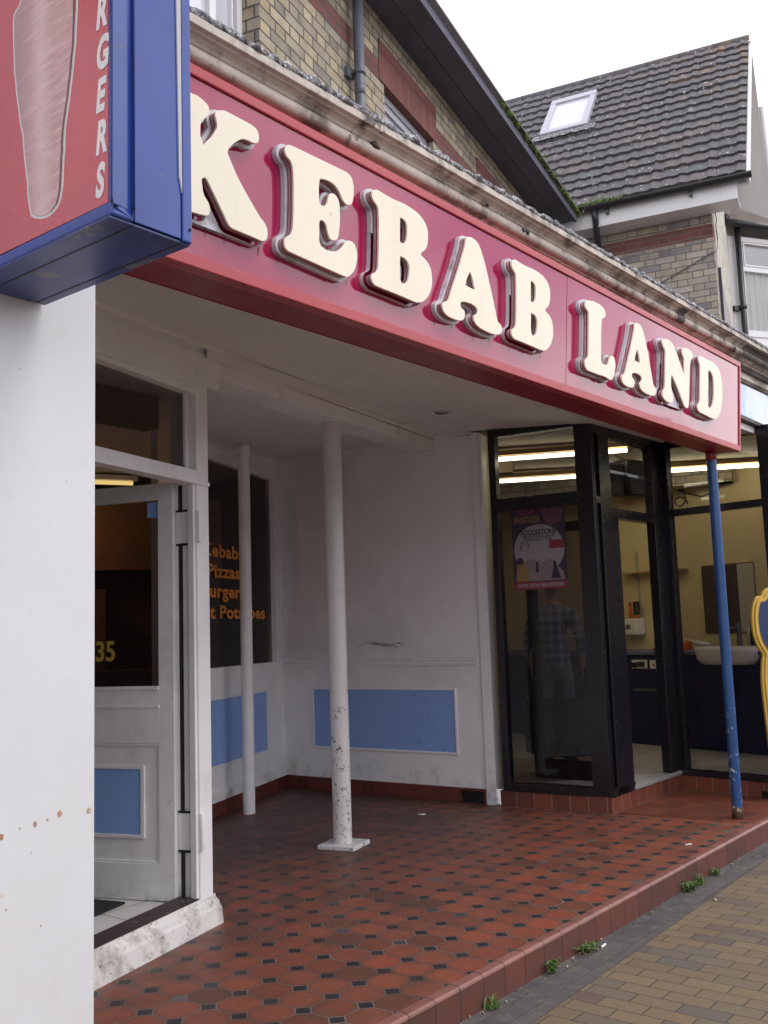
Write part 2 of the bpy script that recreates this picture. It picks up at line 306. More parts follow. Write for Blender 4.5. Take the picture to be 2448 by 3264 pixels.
M['under_red'] = paint('shaded_red_trim', (.27, .020, .036), .35, .08, [((.12, .01, .02), 2, .5, .8, .5)], .03)  # the trim red again, darker: the underside's shade is put into the colour
M['cream'] = paint('cream_plastic', (.84, .785, .63), .32, .03, [((.62, .52, .36), 2.4, .5, .8, .35), ((.2, .15, .1), 40, .65, .69, .35)], .02, streak=((.5, .42, .3), 10, .12))
M['letter_red'] = paint('letter_red_edge', (.30, .03, .05), .5, .1, [((.05, .03, .03), 8, .5, .7, .6)])
M['letter_pink'] = paint('letter_return', (.42, .34, .36), .5, .1, [((.06, .045, .045), 6, .45, .75, .75)])
M['letter_white'] = paint('letter_back', (.62, .62, .66), .45, .06, [((.07, .055, .05), 5, .48, .74, .8)])
M['blue_gloss'] = paint('gloss_blue_metal', (.022, .058, .28), .22, .10, [((.10, .10, .12), 30, .655, .67, .8), ((.02, .03, .12), 1.5, .5, .8, .5)], .03, spec=.6)
M['blue_under'] = paint('scuffed_blue_metal', (.030, .05, .20), .35, .12, [((.17, .15, .13), 7, .57, .64, .8), ((.01, .012, .05), 2, .45, .75, .7)], .04)
M['blue_post'] = paint('blue_post_paint', (.016, .065, .20), .35, .12, [((.62, .6, .56), 42, .575, .59, .95, .5, 1.25, 10), ((.10, .05, .025), 18, .5, .6, .9, .02, .16)], .05)
M['blue_pan'] = paint('light_blue_paint', (.25, .40, .74), .42, .06, [((.08, .12, .22), 14, .63, .68, .5)], .03)
M['white_post'] = paint('chipped_white_post', (.60, .59, .60), .38, .05, [((.35, .33, .31), 6, .52, .72, .4), ((.018, .018, .022), 34, .565, .575, .97, .75, 1.30, 9), ((.16, .12, .10), 30, .57, .59, .8, .1, .7, 7)], .04)
M['dark_frame'] = paint('dark_brown_frame', (.0095, .008, .0125), .25, .15, [((.03, .028, .03), 8, .58, .7, .3)], .03)
M['black'] = paint('black_plastic', (.016, .016, .018), .4, .1)
M['black_pipe'] = paint('black_gutter_plastic', (.020, .020, .024), .3, .15)
M['grey_pipe'] = paint('blue_grey_iron_pipe', (.105, .115, .145), .42, .12, [((.05, .05, .06), 7, .55, .8, .5)])
M['metal'] = paint('worn_aluminium', (.55, .55, .55), .4, .1, [((.25, .24, .23), 9, .5, .75, .6)], .05, metal=.6)
M['lead'] = paint('weathered_lead', (.20, .20, .215), .75, .25, [((.62, .62, .62), 70, .53, .58, .85), ((.03, .03, .032), 24, .46, .56, .9)], .6, 35)
M['stone'] = paint('painted_stone_cornice', (.56, .50, .44), .7, .16, [((.13, .10, .08), 3.4, .46, .64, .85), ((.035, .03, .028), 4, .585, .64, .95), ((.75, .69, .62), 8, .58, .68, .5)], .35, 30, streak=((.09, .07, .06), 8, .8))
M['dark_stone'] = paint('sooty_stone', (.14, .125, .115), .8, .2, [((.03, .028, .027), 6, .4, .7, .8)], .3, 30)
M['eaves'] = paint('dark_eaves_paint', (.085, .085, .12), .6, .2, [((.06, .06, .07), 5, .5, .8, .6)], .1)
M['upvc'] = paint('white_plastic_frame', (.70, .70, .71), .35, .04)
M['upvc_grey'] = paint('grey_window_paint', (.40, .41, .45), .45, .08)
M['curtain'] = paint('net_curtain', (.80, .79, .76), .85, .05, streak=((.58, .58, .55), 9, .5))
M['slate'] = paint('slate_roof', (.12, .10, .085), .8, .3, [((.22, .14, .05), 8, .6, .75, .7)], .4)
M['wood'] = paint('brown_wood', (.16, .075, .035), .5, .2, streak=((.07, .03, .015), 12, .5))
M['dark_room'] = paint('dark_maroon_wall', (.045, .020, .022), .6, .2)
M['dark_counter'] = paint('dark_counter', (.075, .050, .052), .4, .2)
M['orange_wall'] = paint('orange_brown_panel', (.30, .17, .105), .55, .15)
M['mat'] = paint('black_door_mat', (.012, .012, .016), .9, .3, (), .5, 200)
M['sill_wood'] = paint('worn_brown_sill', (.035, .018, .016), .5, .2, [((.5, .48, .45), 14, .62, .68, .8)])
M['gold_vinyl'] = paint('ochre_vinyl_lettering', (.46, .33, .06), .5, .08)
M['orange_vinyl'] = paint('orange_vinyl_lettering', (.72, .26, .035), .5, .08)
M['white_vinyl'] = paint('white_vinyl_lettering', (.66, .64, .64), .45, .05)
M['yellow_wall'] = paint('yellow_shop_wall', (.66, .55, .32), .6, .06, [((.45, .37, .22), 1.5, .5, .8, .4)])
M['shop_ceiling'] = paint('stained_ceiling_board', (.40, .33, .22), .7, .15, [((.16, .12, .08), 3, .45, .7, .6)])
M['navy'] = paint('navy_counter_laminate', (.010, .014, .075), .45, .15)
M['lilac'] = paint('lilac_worktop', (.16, .16, .30), .4, .1)
M['ceramic'] = paint('white_ceramic', (.74, .72, .68), .15, .03)
M['shelf'] = paint('pine_shelf', (.42, .27, .12), .5, .12)
M['orange_plastic'] = paint('orange_plastic', (.75, .16, .03), .4, .05)
M['red_plastic'] = paint('red_plastic', (.42, .03, .03), .4, .05)
M['grey_plastic'] = paint('grey_plastic', (.10, .10, .11), .5, .1)
M['mirror'] = G('mirror_glass').bsdf((.55, .52, .46), .03, None, 1)
M['glass'] = glass('window_glass', (.68, .66, .68), 1.0)
M['glass_clear'] = glass('clear_window_glass', (.93, .94, .94), 1.0)
M['glass_dark'] = glass('tinted_window_glass', (.34, .32, .36), 1.0)
M['glass_door'] = glass('door_glass', (.62, .58, .58), 1.1)
M['sky_glass'] = paint('skylight_glass', (.55, .58, .62), .03, .02, (), 0, spec=1.0)
M['pane_blue'] = paint('blue_grey_pane', (.40, .41, .47), .15, .02, (), 0, spec=.8)
M['moss'] = paint('moss', (.10, .17, .035), .9, .4)
M['weed'] = paint('weed_leaf', (.085, .16, .035), .6, .35)
M['weed_dry'] = paint('dry_weed', (.26, .20, .09), .8, .3)
M['paper'] = paint('white_paper', (.75, .74, .70), .6, .05)
M['skin'] = paint('skin', (.42, .24, .17), .5, .08)
M['hair'] = paint('dark_hair', (.018, .013, .012), .5, .2)
M['trousers'] = paint('grey_trousers', (.17, .17, .19), .8, .1, (), .2, 150)
M['yellow_edge'] = paint('yellow_board_edge', (.60, .38, .06), .45, .12)
M['board_blue'] = paint('dark_blue_board_face', (.035, .050, .13), .3, .2)
M['leather'] = paint('black_leather', (.008, .007, .008), .6, .2, (), .2, 80, spec=.15)
BUFF = [(0, (.35, .29, .19)), (.2, (.43, .36, .23)), (.4, (.28, .245, .185)), (.55, (.40, .35, .25)), (.68, (.21, .19, .16)), (.82, (.47, .405, .27)), (.93, (.32, .29, .23)), (1, (.16, .145, .13))]
REDB = [(0, (.18, .062, .052)), (.5, (.22, .080, .065)), (1, (.15, .056, .05))]
M['brick'] = brick('buff_stock_brick', BUFF, (.085, .075, .07), [(5.40, 5.555)], REDB, soot=.3)
M['brick2'] = brick('buff_stock_brick_pale', [(p, (c[0]*1.05, c[1]*1.10, c[2]*1.3)) for p, c in BUFF], (.16, .14, .12), [(5.595, 5.752)], REDB, soot=.25)
M['brick_white'] = brick('whitewashed_brick', [(0, (.55, .54, .46)), (.5, (.64, .63, .55)), (1, (.48, .46, .38))], (.36, .34, .29), soot=.15)
M['brick_red'] = brick('red_lintel_brick', REDB, (.13, .06, .05), H=.225, Ls=.075, Sh=.075, soot=.25)
M['brick_far'] = brick('far_brick', BUFF, (.15, .13, .12), soot=.2)

def octagon_tiles():
    g = G('octagon_floor_tiles'); x, y, z = g.xyz(g.co()); p = .1728; a = math.radians(1.2)
    X = g.m_('SUBTRACT', x, 3.0616); Y = g.m_('SUBTRACT', y, 3.2944)
    u = g.m_('ADD', g.m_('MULTIPLY', X, math.cos(a)), g.m_('MULTIPLY', Y, math.sin(a)))
    v = g.m_('SUBTRACT', g.m_('MULTIPLY', Y, math.cos(a)), g.m_('MULTIPLY', X, math.sin(a)))
    du = g.m_('ABSOLUTE', g.m_('SUBTRACT', g.m_('FLOORED_MODULO', g.m_('ADD', u, p/2), p), p/2))
    dv = g.m_('ABSOLUTE', g.m_('SUBTRACT', g.m_('FLOORED_MODULO', g.m_('ADD', v, p/2), p), p/2))
    sm = g.m_('ADD', du, dv); c = .0435
    dot = g.m_('LESS_THAN', sm, c)
    e1 = g.m_('MINIMUM', du, dv); e2 = g.m_('MULTIPLY', g.m_('ABSOLUTE', g.m_('SUBTRACT', sm, c)), .7)
    e = g.m_('MINIMUM', g.m_('ADD', e1, g.m_('MULTIPLY', dot, 1)), e2)
    gro = g.m_('SUBTRACT', 1.0, g.sm(e, .0016, .0042))
    iu = g.m_('FLOOR', g.m_('DIVIDE', u, p)); iv = g.m_('FLOOR', g.m_('DIVIDE', v, p))
    r = g.rnd(g.vec(iu, iv, 1.5)); r2 = g.rnd(g.vec(g.m_('FLOOR', g.m_('DIVIDE', g.m_('ADD', u, p/2), p)), g.m_('FLOOR', g.m_('DIVIDE', g.m_('ADD', v, p/2), p)), 8.5))
    col = g.ramp(r, [(0, (.105, .041, .025)), (.2, (.19, .053, .030)), (.5, (.24, .065, .035)), (.75, (.175, .058, .034)), (.9, (.27, .062, .033)), (1, (.09, .043, .027))])
    col = g.mix(g.m_('MULTIPLY', g.sm(g.noise(11, 6), .45, .8), .55), col, (.13, .045, .025))
    dcol = g.ramp(r2, [(0, (.012, .011, .016)), (.8, (.022, .019, .026)), (.93, (.05, .05, .055)), (1, (.11, .10, .10))])
    col = g.mix(g.m_('MULTIPLY', g.m_('SUBTRACT', 1.0, g.sm(e, .003, .030)), .45), col, (.075, .034, .024))
    col = g.mix(g.m_('MULTIPLY', g.sm(g.noise(26, 5, rough=.7), .5, .72), .35), col, (.36, .11, .05))
    col = g.mix(dot, col, dcol)
    col = g.mix(gro, col, g.ramp(g.noise(2.5, 4), [(.35, (.075, .055, .045)), (.65, (.20, .165, .13))]))
    deep = g.m_('MULTIPLY', g.sm(y, 2.9, 4.8), .80)  # darker towards the back: porch shade painted in along with the grime
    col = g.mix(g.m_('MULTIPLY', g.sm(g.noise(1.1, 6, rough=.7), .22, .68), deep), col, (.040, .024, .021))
    col = g.mix(g.m_('MULTIPLY', g.sm(g.noise(3.2, 6, rough=.75), .46, .68), .6), col, (.07, .040, .028))
    rough = g.m_('ADD', g.m_('MULTIPLY', g.noise(6, 4), .35), .32)
    h = g.m_('ADD', g.m_('MULTIPLY', gro, -1.0), g.m_('MULTIPLY', g.noise(40, 3), .25))
    return g.bsdf(col, rough, g.bump(h, .35, .004))
M['octagon'] = octagon_tiles()

def grid_tiles(name, stops, grout, pu, pv, off=0.0, gw=.0022, swap=False, src='Object', rough=.4, var=(.05, .04, .03), soft=.5, uvrot=0):
    g = G(name); x, y, z = g.xyz(g.co(src))
    if swap: x, y = y, x
    r = g.m_('FLOOR', g.m_('DIVIDE', y, pv))
    xx = g.m_('ADD', x, g.m_('MULTIPLY', g.m_('FLOORED_MODULO', r, 2.0), off*pu))
    k = g.m_('FLOOR', g.m_('DIVIDE', xx, pu)); fx = g.m_('SUBTRACT', xx, g.m_('MULTIPLY', k, pu)); fy = g.m_('SUBTRACT', y, g.m_('MULTIPLY', r, pv))
    e = g.m_('MINIMUM', g.m_('MINIMUM', fx, g.m_('SUBTRACT', pu, fx)), g.m_('MINIMUM', fy, g.m_('SUBTRACT', pv, fy)))
    e = g.m_('ADD', e, g.m_('MULTIPLY', g.m_('SUBTRACT', g.noise(30, 2), .5), .0025))
    gro = g.m_('SUBTRACT', 1.0, g.sm(e, gw*.5, gw*1.5))
    col = g.ramp(g.rnd(g.vec(k, r, 4.5)), stops)
    col = g.mix(g.m_('MULTIPLY', g.sm(g.noise(13, 6, rough=.75), .42, .8), soft), col, var)
    col = g.mix(g.m_('MULTIPLY', g.sm(g.noise(2.2, 5), .45, .8), soft*.6), col, var)
    col = g.mix(gro, col, grout)
    h = g.m_('ADD', g.m_('MULTIPLY', gro, -1.0), g.m_('MULTIPLY', g.noise(90, 4), .4))
    return g.bsdf(col, rough, g.bump(h, .5, .006))
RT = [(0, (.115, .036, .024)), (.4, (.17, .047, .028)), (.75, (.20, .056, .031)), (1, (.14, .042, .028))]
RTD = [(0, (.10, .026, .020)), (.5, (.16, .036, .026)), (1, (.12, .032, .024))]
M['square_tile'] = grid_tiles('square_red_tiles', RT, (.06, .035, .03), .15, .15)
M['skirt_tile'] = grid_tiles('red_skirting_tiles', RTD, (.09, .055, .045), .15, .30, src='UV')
M['skirt_tile_lit'] = grid_tiles('lit_red_step_tiles', RT, (.30, .23, .18), .15, .40, src='UV')  # brighter copy of the skirting tiles, light on the step put into the colour
M['nosing'] = grid_tiles('red_nosing_tiles', [(0, (.20, .080, .062)), (.5, (.27, .115, .09)), (1, (.22, .09, .07))], (.05, .03, .026), .172, 4.0, gw=.003, var=(.09, .055, .045), soft=.5, rough=.32)
M['riser'] = grid_tiles('grubby_riser_tiles', [(0, (.085, .032, .025)), (.5, (.15, .045, .031)), (1, (.11, .037, .028))], (.035, .026, .024), .172, 4.0, gw=.003, var=(.055, .042, .036), soft=.95, rough=.55)
M['paver'] = grid_tiles('yellow_clay_pavers', [(0, (.15, .108, .062)), (.3, (.18, .132, .075)), (.55, (.16, .118, .07)), (.72, (.13, .107, .076)), (.84, (.122, .077, .062)), (.92, (.09, .086, .08)), (1, (.175, .118, .066))], (.055, .04, .03), .205, .103, .5, .0028, True, rough=.85, var=(.13, .095, .055), soft=.55)
M['border'] = grid_tiles('dark_border_pavers', [(0, (.050, .048, .052)), (.5, (.085, .077, .075)), (1, (.062, .060, .066))], (.075, .065, .055), .205, .102, .5, .003, False, rough=.85, var=(.145, .125, .10), soft=.95)
M['shop_floor'] = grid_tiles('white_shop_floor_tiles', [(0, (.48, .45, .41)), (1, (.56, .53, .48))], (.10, .075, .06), .33, .33, gw=.004, rough=.3, var=(.30, .26, .22), soft=.4)
M['porch_white_tile'] = grid_tiles('white_threshold_tiles', [(0, (.60, .58, .56)), (1, (.66, .64, .62))], (.10, .08, .07), .30, .30, gw=.003, rough=.35, var=(.4, .36, .33), soft=.3)

def roof_tiles(name, base):
    g = G(name); u, v, _ = g.xyz(g.co('UV'))
    r = g.rnd(g.vec(g.m_('FLOOR', u), g.m_('FLOOR', v), 2.5))
    c = g.ramp(r, base)
    c = g.mix(g.m_('MULTIPLY', g.sm(g.noise(14, 5), .4, .7), .5), c, (.04, .038, .044))
    c = g.mix(g.m_('MULTIPLY', g.sm(g.noise(1.6, 4), .45, .8), .35), c, (.085, .095, .08))
    x, y, z = g.xyz(g.co())
    f = g.m_('MULTIPLY', g.sm(g.noise(3.6, 6, rough=.75), .52, .60), g.m_('MULTIPLY', g.sm(z, 7.4, 9.0), g.sm(y, 4.9, 3.4)))
    c = g.mix(g.m_('MULTIPLY', f, .8), c, (.30, .17, .05))
    c = g.mix(g.sm(g.noise(22, 2), .675, .685), c, (.55, .55, .54))
    return g.bsdf(c, .78, g.bump(g.noise(60, 4), .35, .01))
M['roof'] = roof_tiles('interlocking_roof_tiles', [(0, (.075, .075, .086)), (.35, (.095, .090, .10)), (.6, (.112, .095, .098)), (.85, (.085, .092, .094)), (1, (.125, .105, .105))])

def plaid():
    g = G('plaid_shirt'); x, y, z = g.xyz(g.co()); p = .085
    a = g.m_('GREATER_THAN', g.m_('FLOORED_MODULO', g.m_('ADD', g.m_('MULTIPLY', y, .9), g.m_('MULTIPLY', x, -.5)), p), p*.5); b = g.m_('GREATER_THAN', g.m_('FLOORED_MODULO', z, p), p*.5)
    c = g.mix(g.m_('MULTIPLY', g.m_('ADD', a, b), .5), (.05, .06, .11), (.32, .32, .36)); return g.bsdf(c, .85)
M['plaid'] = plaid()

def meat():
    g = G('kebab_print'); x, y, z = g.xyz(g.co())
    mp = g.n('ShaderNodeMapping'); g.put(mp.inputs[0], g.co()); mp.inputs[2].default_value = (.42, 0, 0); mp.inputs[3].default_value = (1, 5, 46)
    n1 = g.n('ShaderNodeTexNoise'); g.put(n1.inputs[0], mp.outputs[0]); n1.inputs['Scale'].default_value = 2.6; n1.inputs['Detail'].default_value = 5
    c = g.ramp(n1.outputs[0], [(.3, (.44, .26, .26)), (.55, (.52, .33, .33)), (.75, (.62, .44, .43))])
    mid = g.m_('SUBTRACT', 1.0, g.sm(g.m_('ABSOLUTE', g.m_('SUBTRACT', y, g.m_('ADD', 2.052, g.m_('MULTIPLY', g.m_('SUBTRACT', z, 2.75), .03)))), .0, .055))
    c = g.mix(g.m_('MULTIPLY', mid, .45), c, (.66, .52, .53))
    edge = g.sm(y, 2.075, 2.16); c = g.mix(g.m_('MULTIPLY', edge, .55), c, (.27, .20, .23))
    c = g.mix(g.m_('MULTIPLY', g.sm(g.noise(45, 3), .62, .72), .4), c, (.28, .12, .10))
    return g.bsdf(c, .3)
M['meat'] = meat()
M['face_red'] = paint('printed_red_panel', (.49, .105, .125), .25, .06, [((.30, .03, .05), .8, .45, .7, .5)], .02)
M['print_grey'] = paint('printed_grey_edge', (.45, .42, .43), .35, .1)
M['print_dark'] = paint('printed_dark_edge', (.16, .06, .06), .35, .2)

def sky_print():
    g = G('sky_picture_print'); f = g.noise(2.6, 5)
    return g.bsdf(g.ramp(f, [(.35, (.20, .34, .62)), (.5, (.45, .55, .72)), (.65, (.62, .66, .74))]), .15)
M['sky_print'] = sky_print()
M['tube'] = emit('fluorescent_tube', (1.0, .93, .62), 9.0)
M['warm'] = emit('warm_lamp', (1.0, .60, .28), 75.0)

# ------------------------------------------------------------------ frames of the place
A0 = Vector((2.57, 3.653)) - .05*Vector((.267, -.964)); DWu = Vector((.9637, .267))
DOORW = frame(A0, A0+DWu)                  # kebab shop door wall: s along, d towards the street
BW1 = Vector((6.865, 6.729)); BWu = Vector((.9263, .3768))
BACKW = frame(BW1, BW1+BWu)                # recessed window wall, s negative to the left
SW0, SW1 = Vector((6.865, 6.729)), Vector((7.0, 4.48))
SIDEW = frame(SW0, SW1)                    # right-hand white wall; d>0 is to the west (into the porch)
PH = math.radians(13); E1 = Vector((math.cos(PH), math.sin(PH))); E2 = Vector((-math.sin(PH), math.cos(PH)))
W0 = Vector((3.696, 3.708)); UPW = frame(W0, W0+E1)        # upper brick wall
C0 = Vector((10.35, 3.466))
H2S = frame(C0, C0+E2)                     # neighbour's side wall: s away from the street, d>0 towards east (inside)
H2F = frame(C0, C0+E1)                     # neighbour's front wall: d>0 towards the street
B0, B1 = (6.958, 4.38), (7.078, 3.468); BARL = frame(B0, B1)     # barber left window; d>0 west
B2 = (8.415, 3.449); BARD = frame(B1, B2)  # barber door wall; d>0 street
B3 = (8.29, 2.47); BARR = frame(B2, B3)    # barber right window; d>0 west
def soffit_z(x, y): return 3.115+.017*(x-7)+.08*(y-4.4)
def inner_z(x, y): return 3.10+.06*(x-6.1)

# ------------------------------------------------------------------ ground
b = MB(); b.face([(-40, -60, -.14), (110, -60, -.14), (110, 2.6, -.14), (-40, 2.6, -.14)]); b.build('pavement', M['paver'], kind='structure', fixn=False)
b = MB(); b.face([(-6, 1.93, -.137), (3.59, 2.165, -.137), (6.6, 2.239, -.137), (12, 2.32, -.137), (12, 2.43, -.137), (-6, 2.43, -.137)]); b.build('kerb_strip', M['border'], kind='structure', fixn=False)
b = MB(); b.ext([(2.395, -.139), (2.425, -.139), (2.44, -.132)], 1.5, 9.5); b.build('mortar_fillet', paint('mortar', (.12, .10, .08), .9, .3, [((.05, .045, .04), 9, .45, .7, .7)], .6), kind='structure')
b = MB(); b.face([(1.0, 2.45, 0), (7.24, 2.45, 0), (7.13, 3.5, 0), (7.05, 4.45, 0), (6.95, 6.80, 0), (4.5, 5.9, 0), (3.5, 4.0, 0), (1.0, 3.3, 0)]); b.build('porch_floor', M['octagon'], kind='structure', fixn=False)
b = MB(); b.face([(7.24, 2.45, 0), (14, 2.45, 0), (14, 3.6, -.0), (7.10, 3.6, -.0)]); b.build('barber_step_floor', M['square_tile'], kind='structure', fixn=False)
prof = [(2.455, .001), (2.424, .001), (2.414, -.002), (2.408, -.008), (2.405, -.016), (2.455, -.016)]
b = MB(); b.ext(prof, 1.0, 14.0, smooth=False); b.build('porch_nosing', M['nosing'], kind='structure')
b = MB(); b.box(1.0, 14.0, 2.4065, 2.46, -.16, -.016); b.build('porch_step', M['riser'], kind='structure')

# ------------------------------------------------------------------ white pier of the neighbouring shop
pier = tag(MB().box(-5, 1.697, 2.41, 3.42, -.15, 3.9).build('white_wall', M['pier'], bevel=.006), 'plain white painted wall at the near left, chipped brown in a row', 'wall')

# chipped spots in a row, and a few faint ones lower down
random.seed(31)
b = MB()
for x, z, r in ((1.678, .978, .014), (1.584, .985, .013), (1.510, .970, .010), (1.465, .966, .005), (1.547, .975, .006), (1.413, .955, .012), (1.415, .809, .009), (1.429, .770, .005), (1.529, .706, .004), (1.50, .899, .004), (1.60, 1.9, .003), (1.45, 2.2, .003), (1.655, .62, .003)):
    n = 11; r *= .72; b.face([(x+r*(.55+.5*random.random())*math.cos(6.283*k/n), 2.4092, z+r*(.6+.6*random.random())*math.sin(6.283*k/n)) for k in range(n)])
b.build('paint_chips', paint('bare_plaster', (.40, .23, .14), .85, .35, [((.7, .68, .65), 60, .5, .6, .7)]), pier, fixn=False)

# ------------------------------------------------------------------ kebab shop building
ks = thing('kebab_shop', 'white panelled takeaway shop with a deep tiled porch and brick upper storey', 'building', (3.5, 3.9, 0))
# soffit and inner ceiling
pts = [(1.5, 2.56), (8.75, 2.56), (8.75, 3.62), (7.02, 3.62), (6.965, 4.60), (6.99, 4.95), (6.0, 4.68), (4.0, 4.12), (2.0, 3.57), (1.5, 3.43)]
b = MB(); b.raw([(x, y, soffit_z(x, y)) for x, y in pts]+[(x, y, soffit_z(x, y)+.05) for x, y in pts],
                [tuple(range(10)), tuple(range(19, 9, -1))]+[(i, (i+1) % 10, 10+(i+1) % 10, 10+i) for i in range(10)]).build('soffit', M['ceiling'], ks)
pts = [(3.45, 3.9), (7.0, 4.8), (6.9, 6.85), (4.6, 5.95)]
b = MB(); b.raw([(x, y, inner_z(x, y)) for x, y in pts]+[(x, y, inner_z(x, y)+.05) for x, y in pts], [(0, 1, 2, 3), (7, 6, 5, 4), (0, 4, 5, 1), (1, 5, 6, 2), (2, 6, 7, 3), (3, 7, 4, 0)]).build('porch_ceiling', M['ceiling'], ks)
# recessed downlight in the soffit
o = MB().lathe([(.055, -.004), (.043, -.006), (.038, .03), (.0, .03)], (6.0, 4.151, soffit_z(6.0, 4.151)), 20).build('downlight', [M['black']], ks)
# beam
TB = lambda s, d, z: DOORW(s, d, z+.041*(s-1.07))
b = MB(); b.box(1.06, 4.86, -.22, 0, 2.872, 2.965, TB); b.box(-1.3, 4.86, -.22, .012, 2.970, 3.18, TB)
b.box(-1.3, 4.86, 0.012, .05, 2.997, 3.2, TB)
b.build('beam', M['white'], ks, bevel=.004)
b = MB(); b.box(-1.2, 1.07, -.12, .022, 2.795, 2.968, lambda s, d, z: DOORW(s, d, z+.041*(s-1.07)+.041*.0)); b.build('door_head_board', M['white'], ks, bevel=.004)
# door frame
b = MB()
b.box(-1.2, .98, -.10, -.004, 2.735, 2.86, DOORW); b.box(-1.2, .98, -.10, -.002, 2.255, 2.325, DOORW); b.box(-1.2, .975, -.07, .014, 2.247, 2.268, DOORW)
b.box(.868, .98, -.16, 0, .135, 2.84, DOORW)
b.box(.848, .868, -.046, -.010, .135, 2.255, DOORW)
df = b.build('door_frame', M['white'], ks, bevel=.003)
b = MB(); b.face([DOORW(-1.2, -.06, 2.30), DOORW(.875, -.06, 2.30), DOORW(.875, -.06, 2.76), DOORW(-1.2, -.06, 2.76)]); b.build('fanlight_pane', M['glass_door'], df, fixn=False)
b = MB(); b.box(.836, .866, -.075, -.045, 2.325, 2.735, DOORW); b.build('bead', M['white'], df)
# plinth under the door
pf = [(-.12, .142), (0, .142), (.004, .125), (.024, .110), (.028, .092), (.040, .082), (.05, .0), (-.12, 0)]
b = MB(); b.ext(pf, -1.4, 1.0, DOORW); b.build('door_plinth', M['plinth'], ks, bevel=.002)
b = MB(); b.box(-1.3, .86, -.125, -.006, .139, .150, DOORW); b.build('door_sill', M['sill_wood'], ks)
# return wall beside the porch (hidden from the street), inside rooms
b = MB(); j0 = DOORW(.98, -.02, 0)[:2]; j1 = BACKW(-2.35, 0, 0)[:2]
R = frame(j0, j1); ln = (Vector(j1)-Vector(j0)).length
b.box(0, ln, -.02, .0, 0, 3.2, R); b.build('porch_return_wall', M['white'], ks)
# open door: leaf frame
H0 = Vector((3.346, 4.053)); LEAF_ = frame(H0, H0+Vector((-.35, .937)))
LEAF = lambda s, d, z: LEAF_(s*.978, d, 1.45+(z-1.45)*.978)     # d>0 faces away; d<0 faces the porch side
dr = MB()
for a0, a1, z0, z1 in ((0, .092, .10, 2.282), (.66, .75, .10, 2.282), (.092, .66, 2.195, 2.282), (.092, .66, 1.03, 1.195), (.092, .66, .10, .285), (.092, .66, .897, 1.03)):
    dr.box(a0, a1, -.022, .022, z0, z1, LEAF)
door = dr.build('door', M['white'], ks, bevel=.003, label='white half glazed door standing open inwards')
b = MB(); b.box(.092, .66, -.010, .010, .285, .897, LEAF)
for a0, a1, z0, z1 in ((.185, .205, .41, .785), (.55, .57, .41, .785), (.205, .55, .765, .785), (.205, .55, .41, .428)): b.box(a0, a1, -.02, .02, z0, z1, LEAF)
for a0, a1, z0, z1 in ((.092, .104, .285, .897), (.648, .66, .285, .897), (.104, .648, .885, .897), (.104, .648, .285, .297)): b.box(a0, a1, -.018, .018, z0, z1, LEAF)
for a0, a1, z0, z1 in ((.092, .66, 1.178, 1.197), (.09, .66, 1.083, 1.10)): b.box(a0, a1, -.028, .028, z0, z1, LEAF)
b.build('lower_panel', M['white'], door, bevel=.002)
for q in (1, -1): pass
b = MB(); b.box(.205, .55, -.014, .014, .428, .765, LEAF); b.build('blue_panel', M['blue_pan'], door)
b = MB(); b.face([LEAF(.085, 0, 1.19), LEAF(.67, 0, 1.19), LEAF(.67, 0, 2.2), LEAF(.085, 0, 2.2)]); b.build('glass_pane', M['glass_door'], door, fixn=False)
SDE = -1
V, F = text_mesh('35', .150, lambda x, y, h: LEAF(.496-x, SDE*(.006)+h*SDE, 1.337+y), .001, .003, sx=.86)
MB().raw(V, F).build('house_number', M['gold_vinyl'], door)
b = MB(); b.box(.100, .165, SDE*.010, SDE*.007, 2.10, 2.185, LEAF); b.build('sticker', M['blue_pan'], door)
b = MB(); b.lathe([(.0, .0), (.02, .0), (.025, .02), (.012, .04), (0, .042)], LEAF(.70, -.05, 1.05), 16); b.build('handle', M['metal'], door)
MB().box(.862, .8675, -.112, -.090, .14, 2.25, DOORW).build('hinge_gap', M['black'], df)
for z0, z1 in ((1.94, 2.105), (.38, .56)):
    b = MB(); hx = DOORW(.876, .006, 0)
    b.tube([(hx[0], hx[1], z0), (hx[0], hx[1], z1)], .0125, 14); b.build('hinge', M['white'], door, bevel=.001)
    MB().box(.858, .867, -.125, -.012, z0, z1, DOORW).build('hinge_leaf', M['white'], df, bevel=.001)
    for zz in (z0-.012, z1+.002): MB().box(.8575, .867, -.125, -.02, zz, zz+.010, DOORW).build('hinge_grime', M['black'], df)
# recessed window wall
b = MB()
b.box(-2.35, 0, -.08, 0, .12, 1.19, BACKW); b.box(-2.35, -.147, -.08, .008, 1.105, 1.19, BACKW)
b.box(-.147, 0, -.08, -.001, 1.19, 2.96, BACKW); b.box(-2.35, 0, -.08, -.002, 2.935, 3.22, BACKW); b.box(-2.35, 0, -.02, .012, 3.02, 3.2, BACKW)
b.box(-2.35, -2.26, -.08, 0, 1.19, 2.96, BACKW)
b.box(-2.35, -.01, 0, .022, .12, .20, BACKW); b.box(-.06, 0, 0, .012, .2, 2.95, BACKW)
win = b.build('shop_window', M['white_wall'], ks, bevel=.003)
b = MB(); b.face([BACKW(-2.27, -.05, 1.18), BACKW(-.14, -.05, 1.18), BACKW(-.14, -.05, 2.95), BACKW(-2.27, -.05, 2.95)]); b.build('window_pane', M['glass_dark'], win, fixn=False)
b = MB()
for s0, s1 in ((-1.98, -.43),): b.box(s0, s1, -.01, .003, .405, .93, BACKW)
b.build('blue_panel', M['blue_pan'], win)
b = MB()
for a0, a1, z0, z1 in ((-.43, -.412, .387, .948), (-2.0, -1.98, .387, .948), (-1.98, -.43, .93, .948), (-1.98, -.43, .387, .405)): b.box(a0, a1, 0, .014, z0, z1, BACKW)
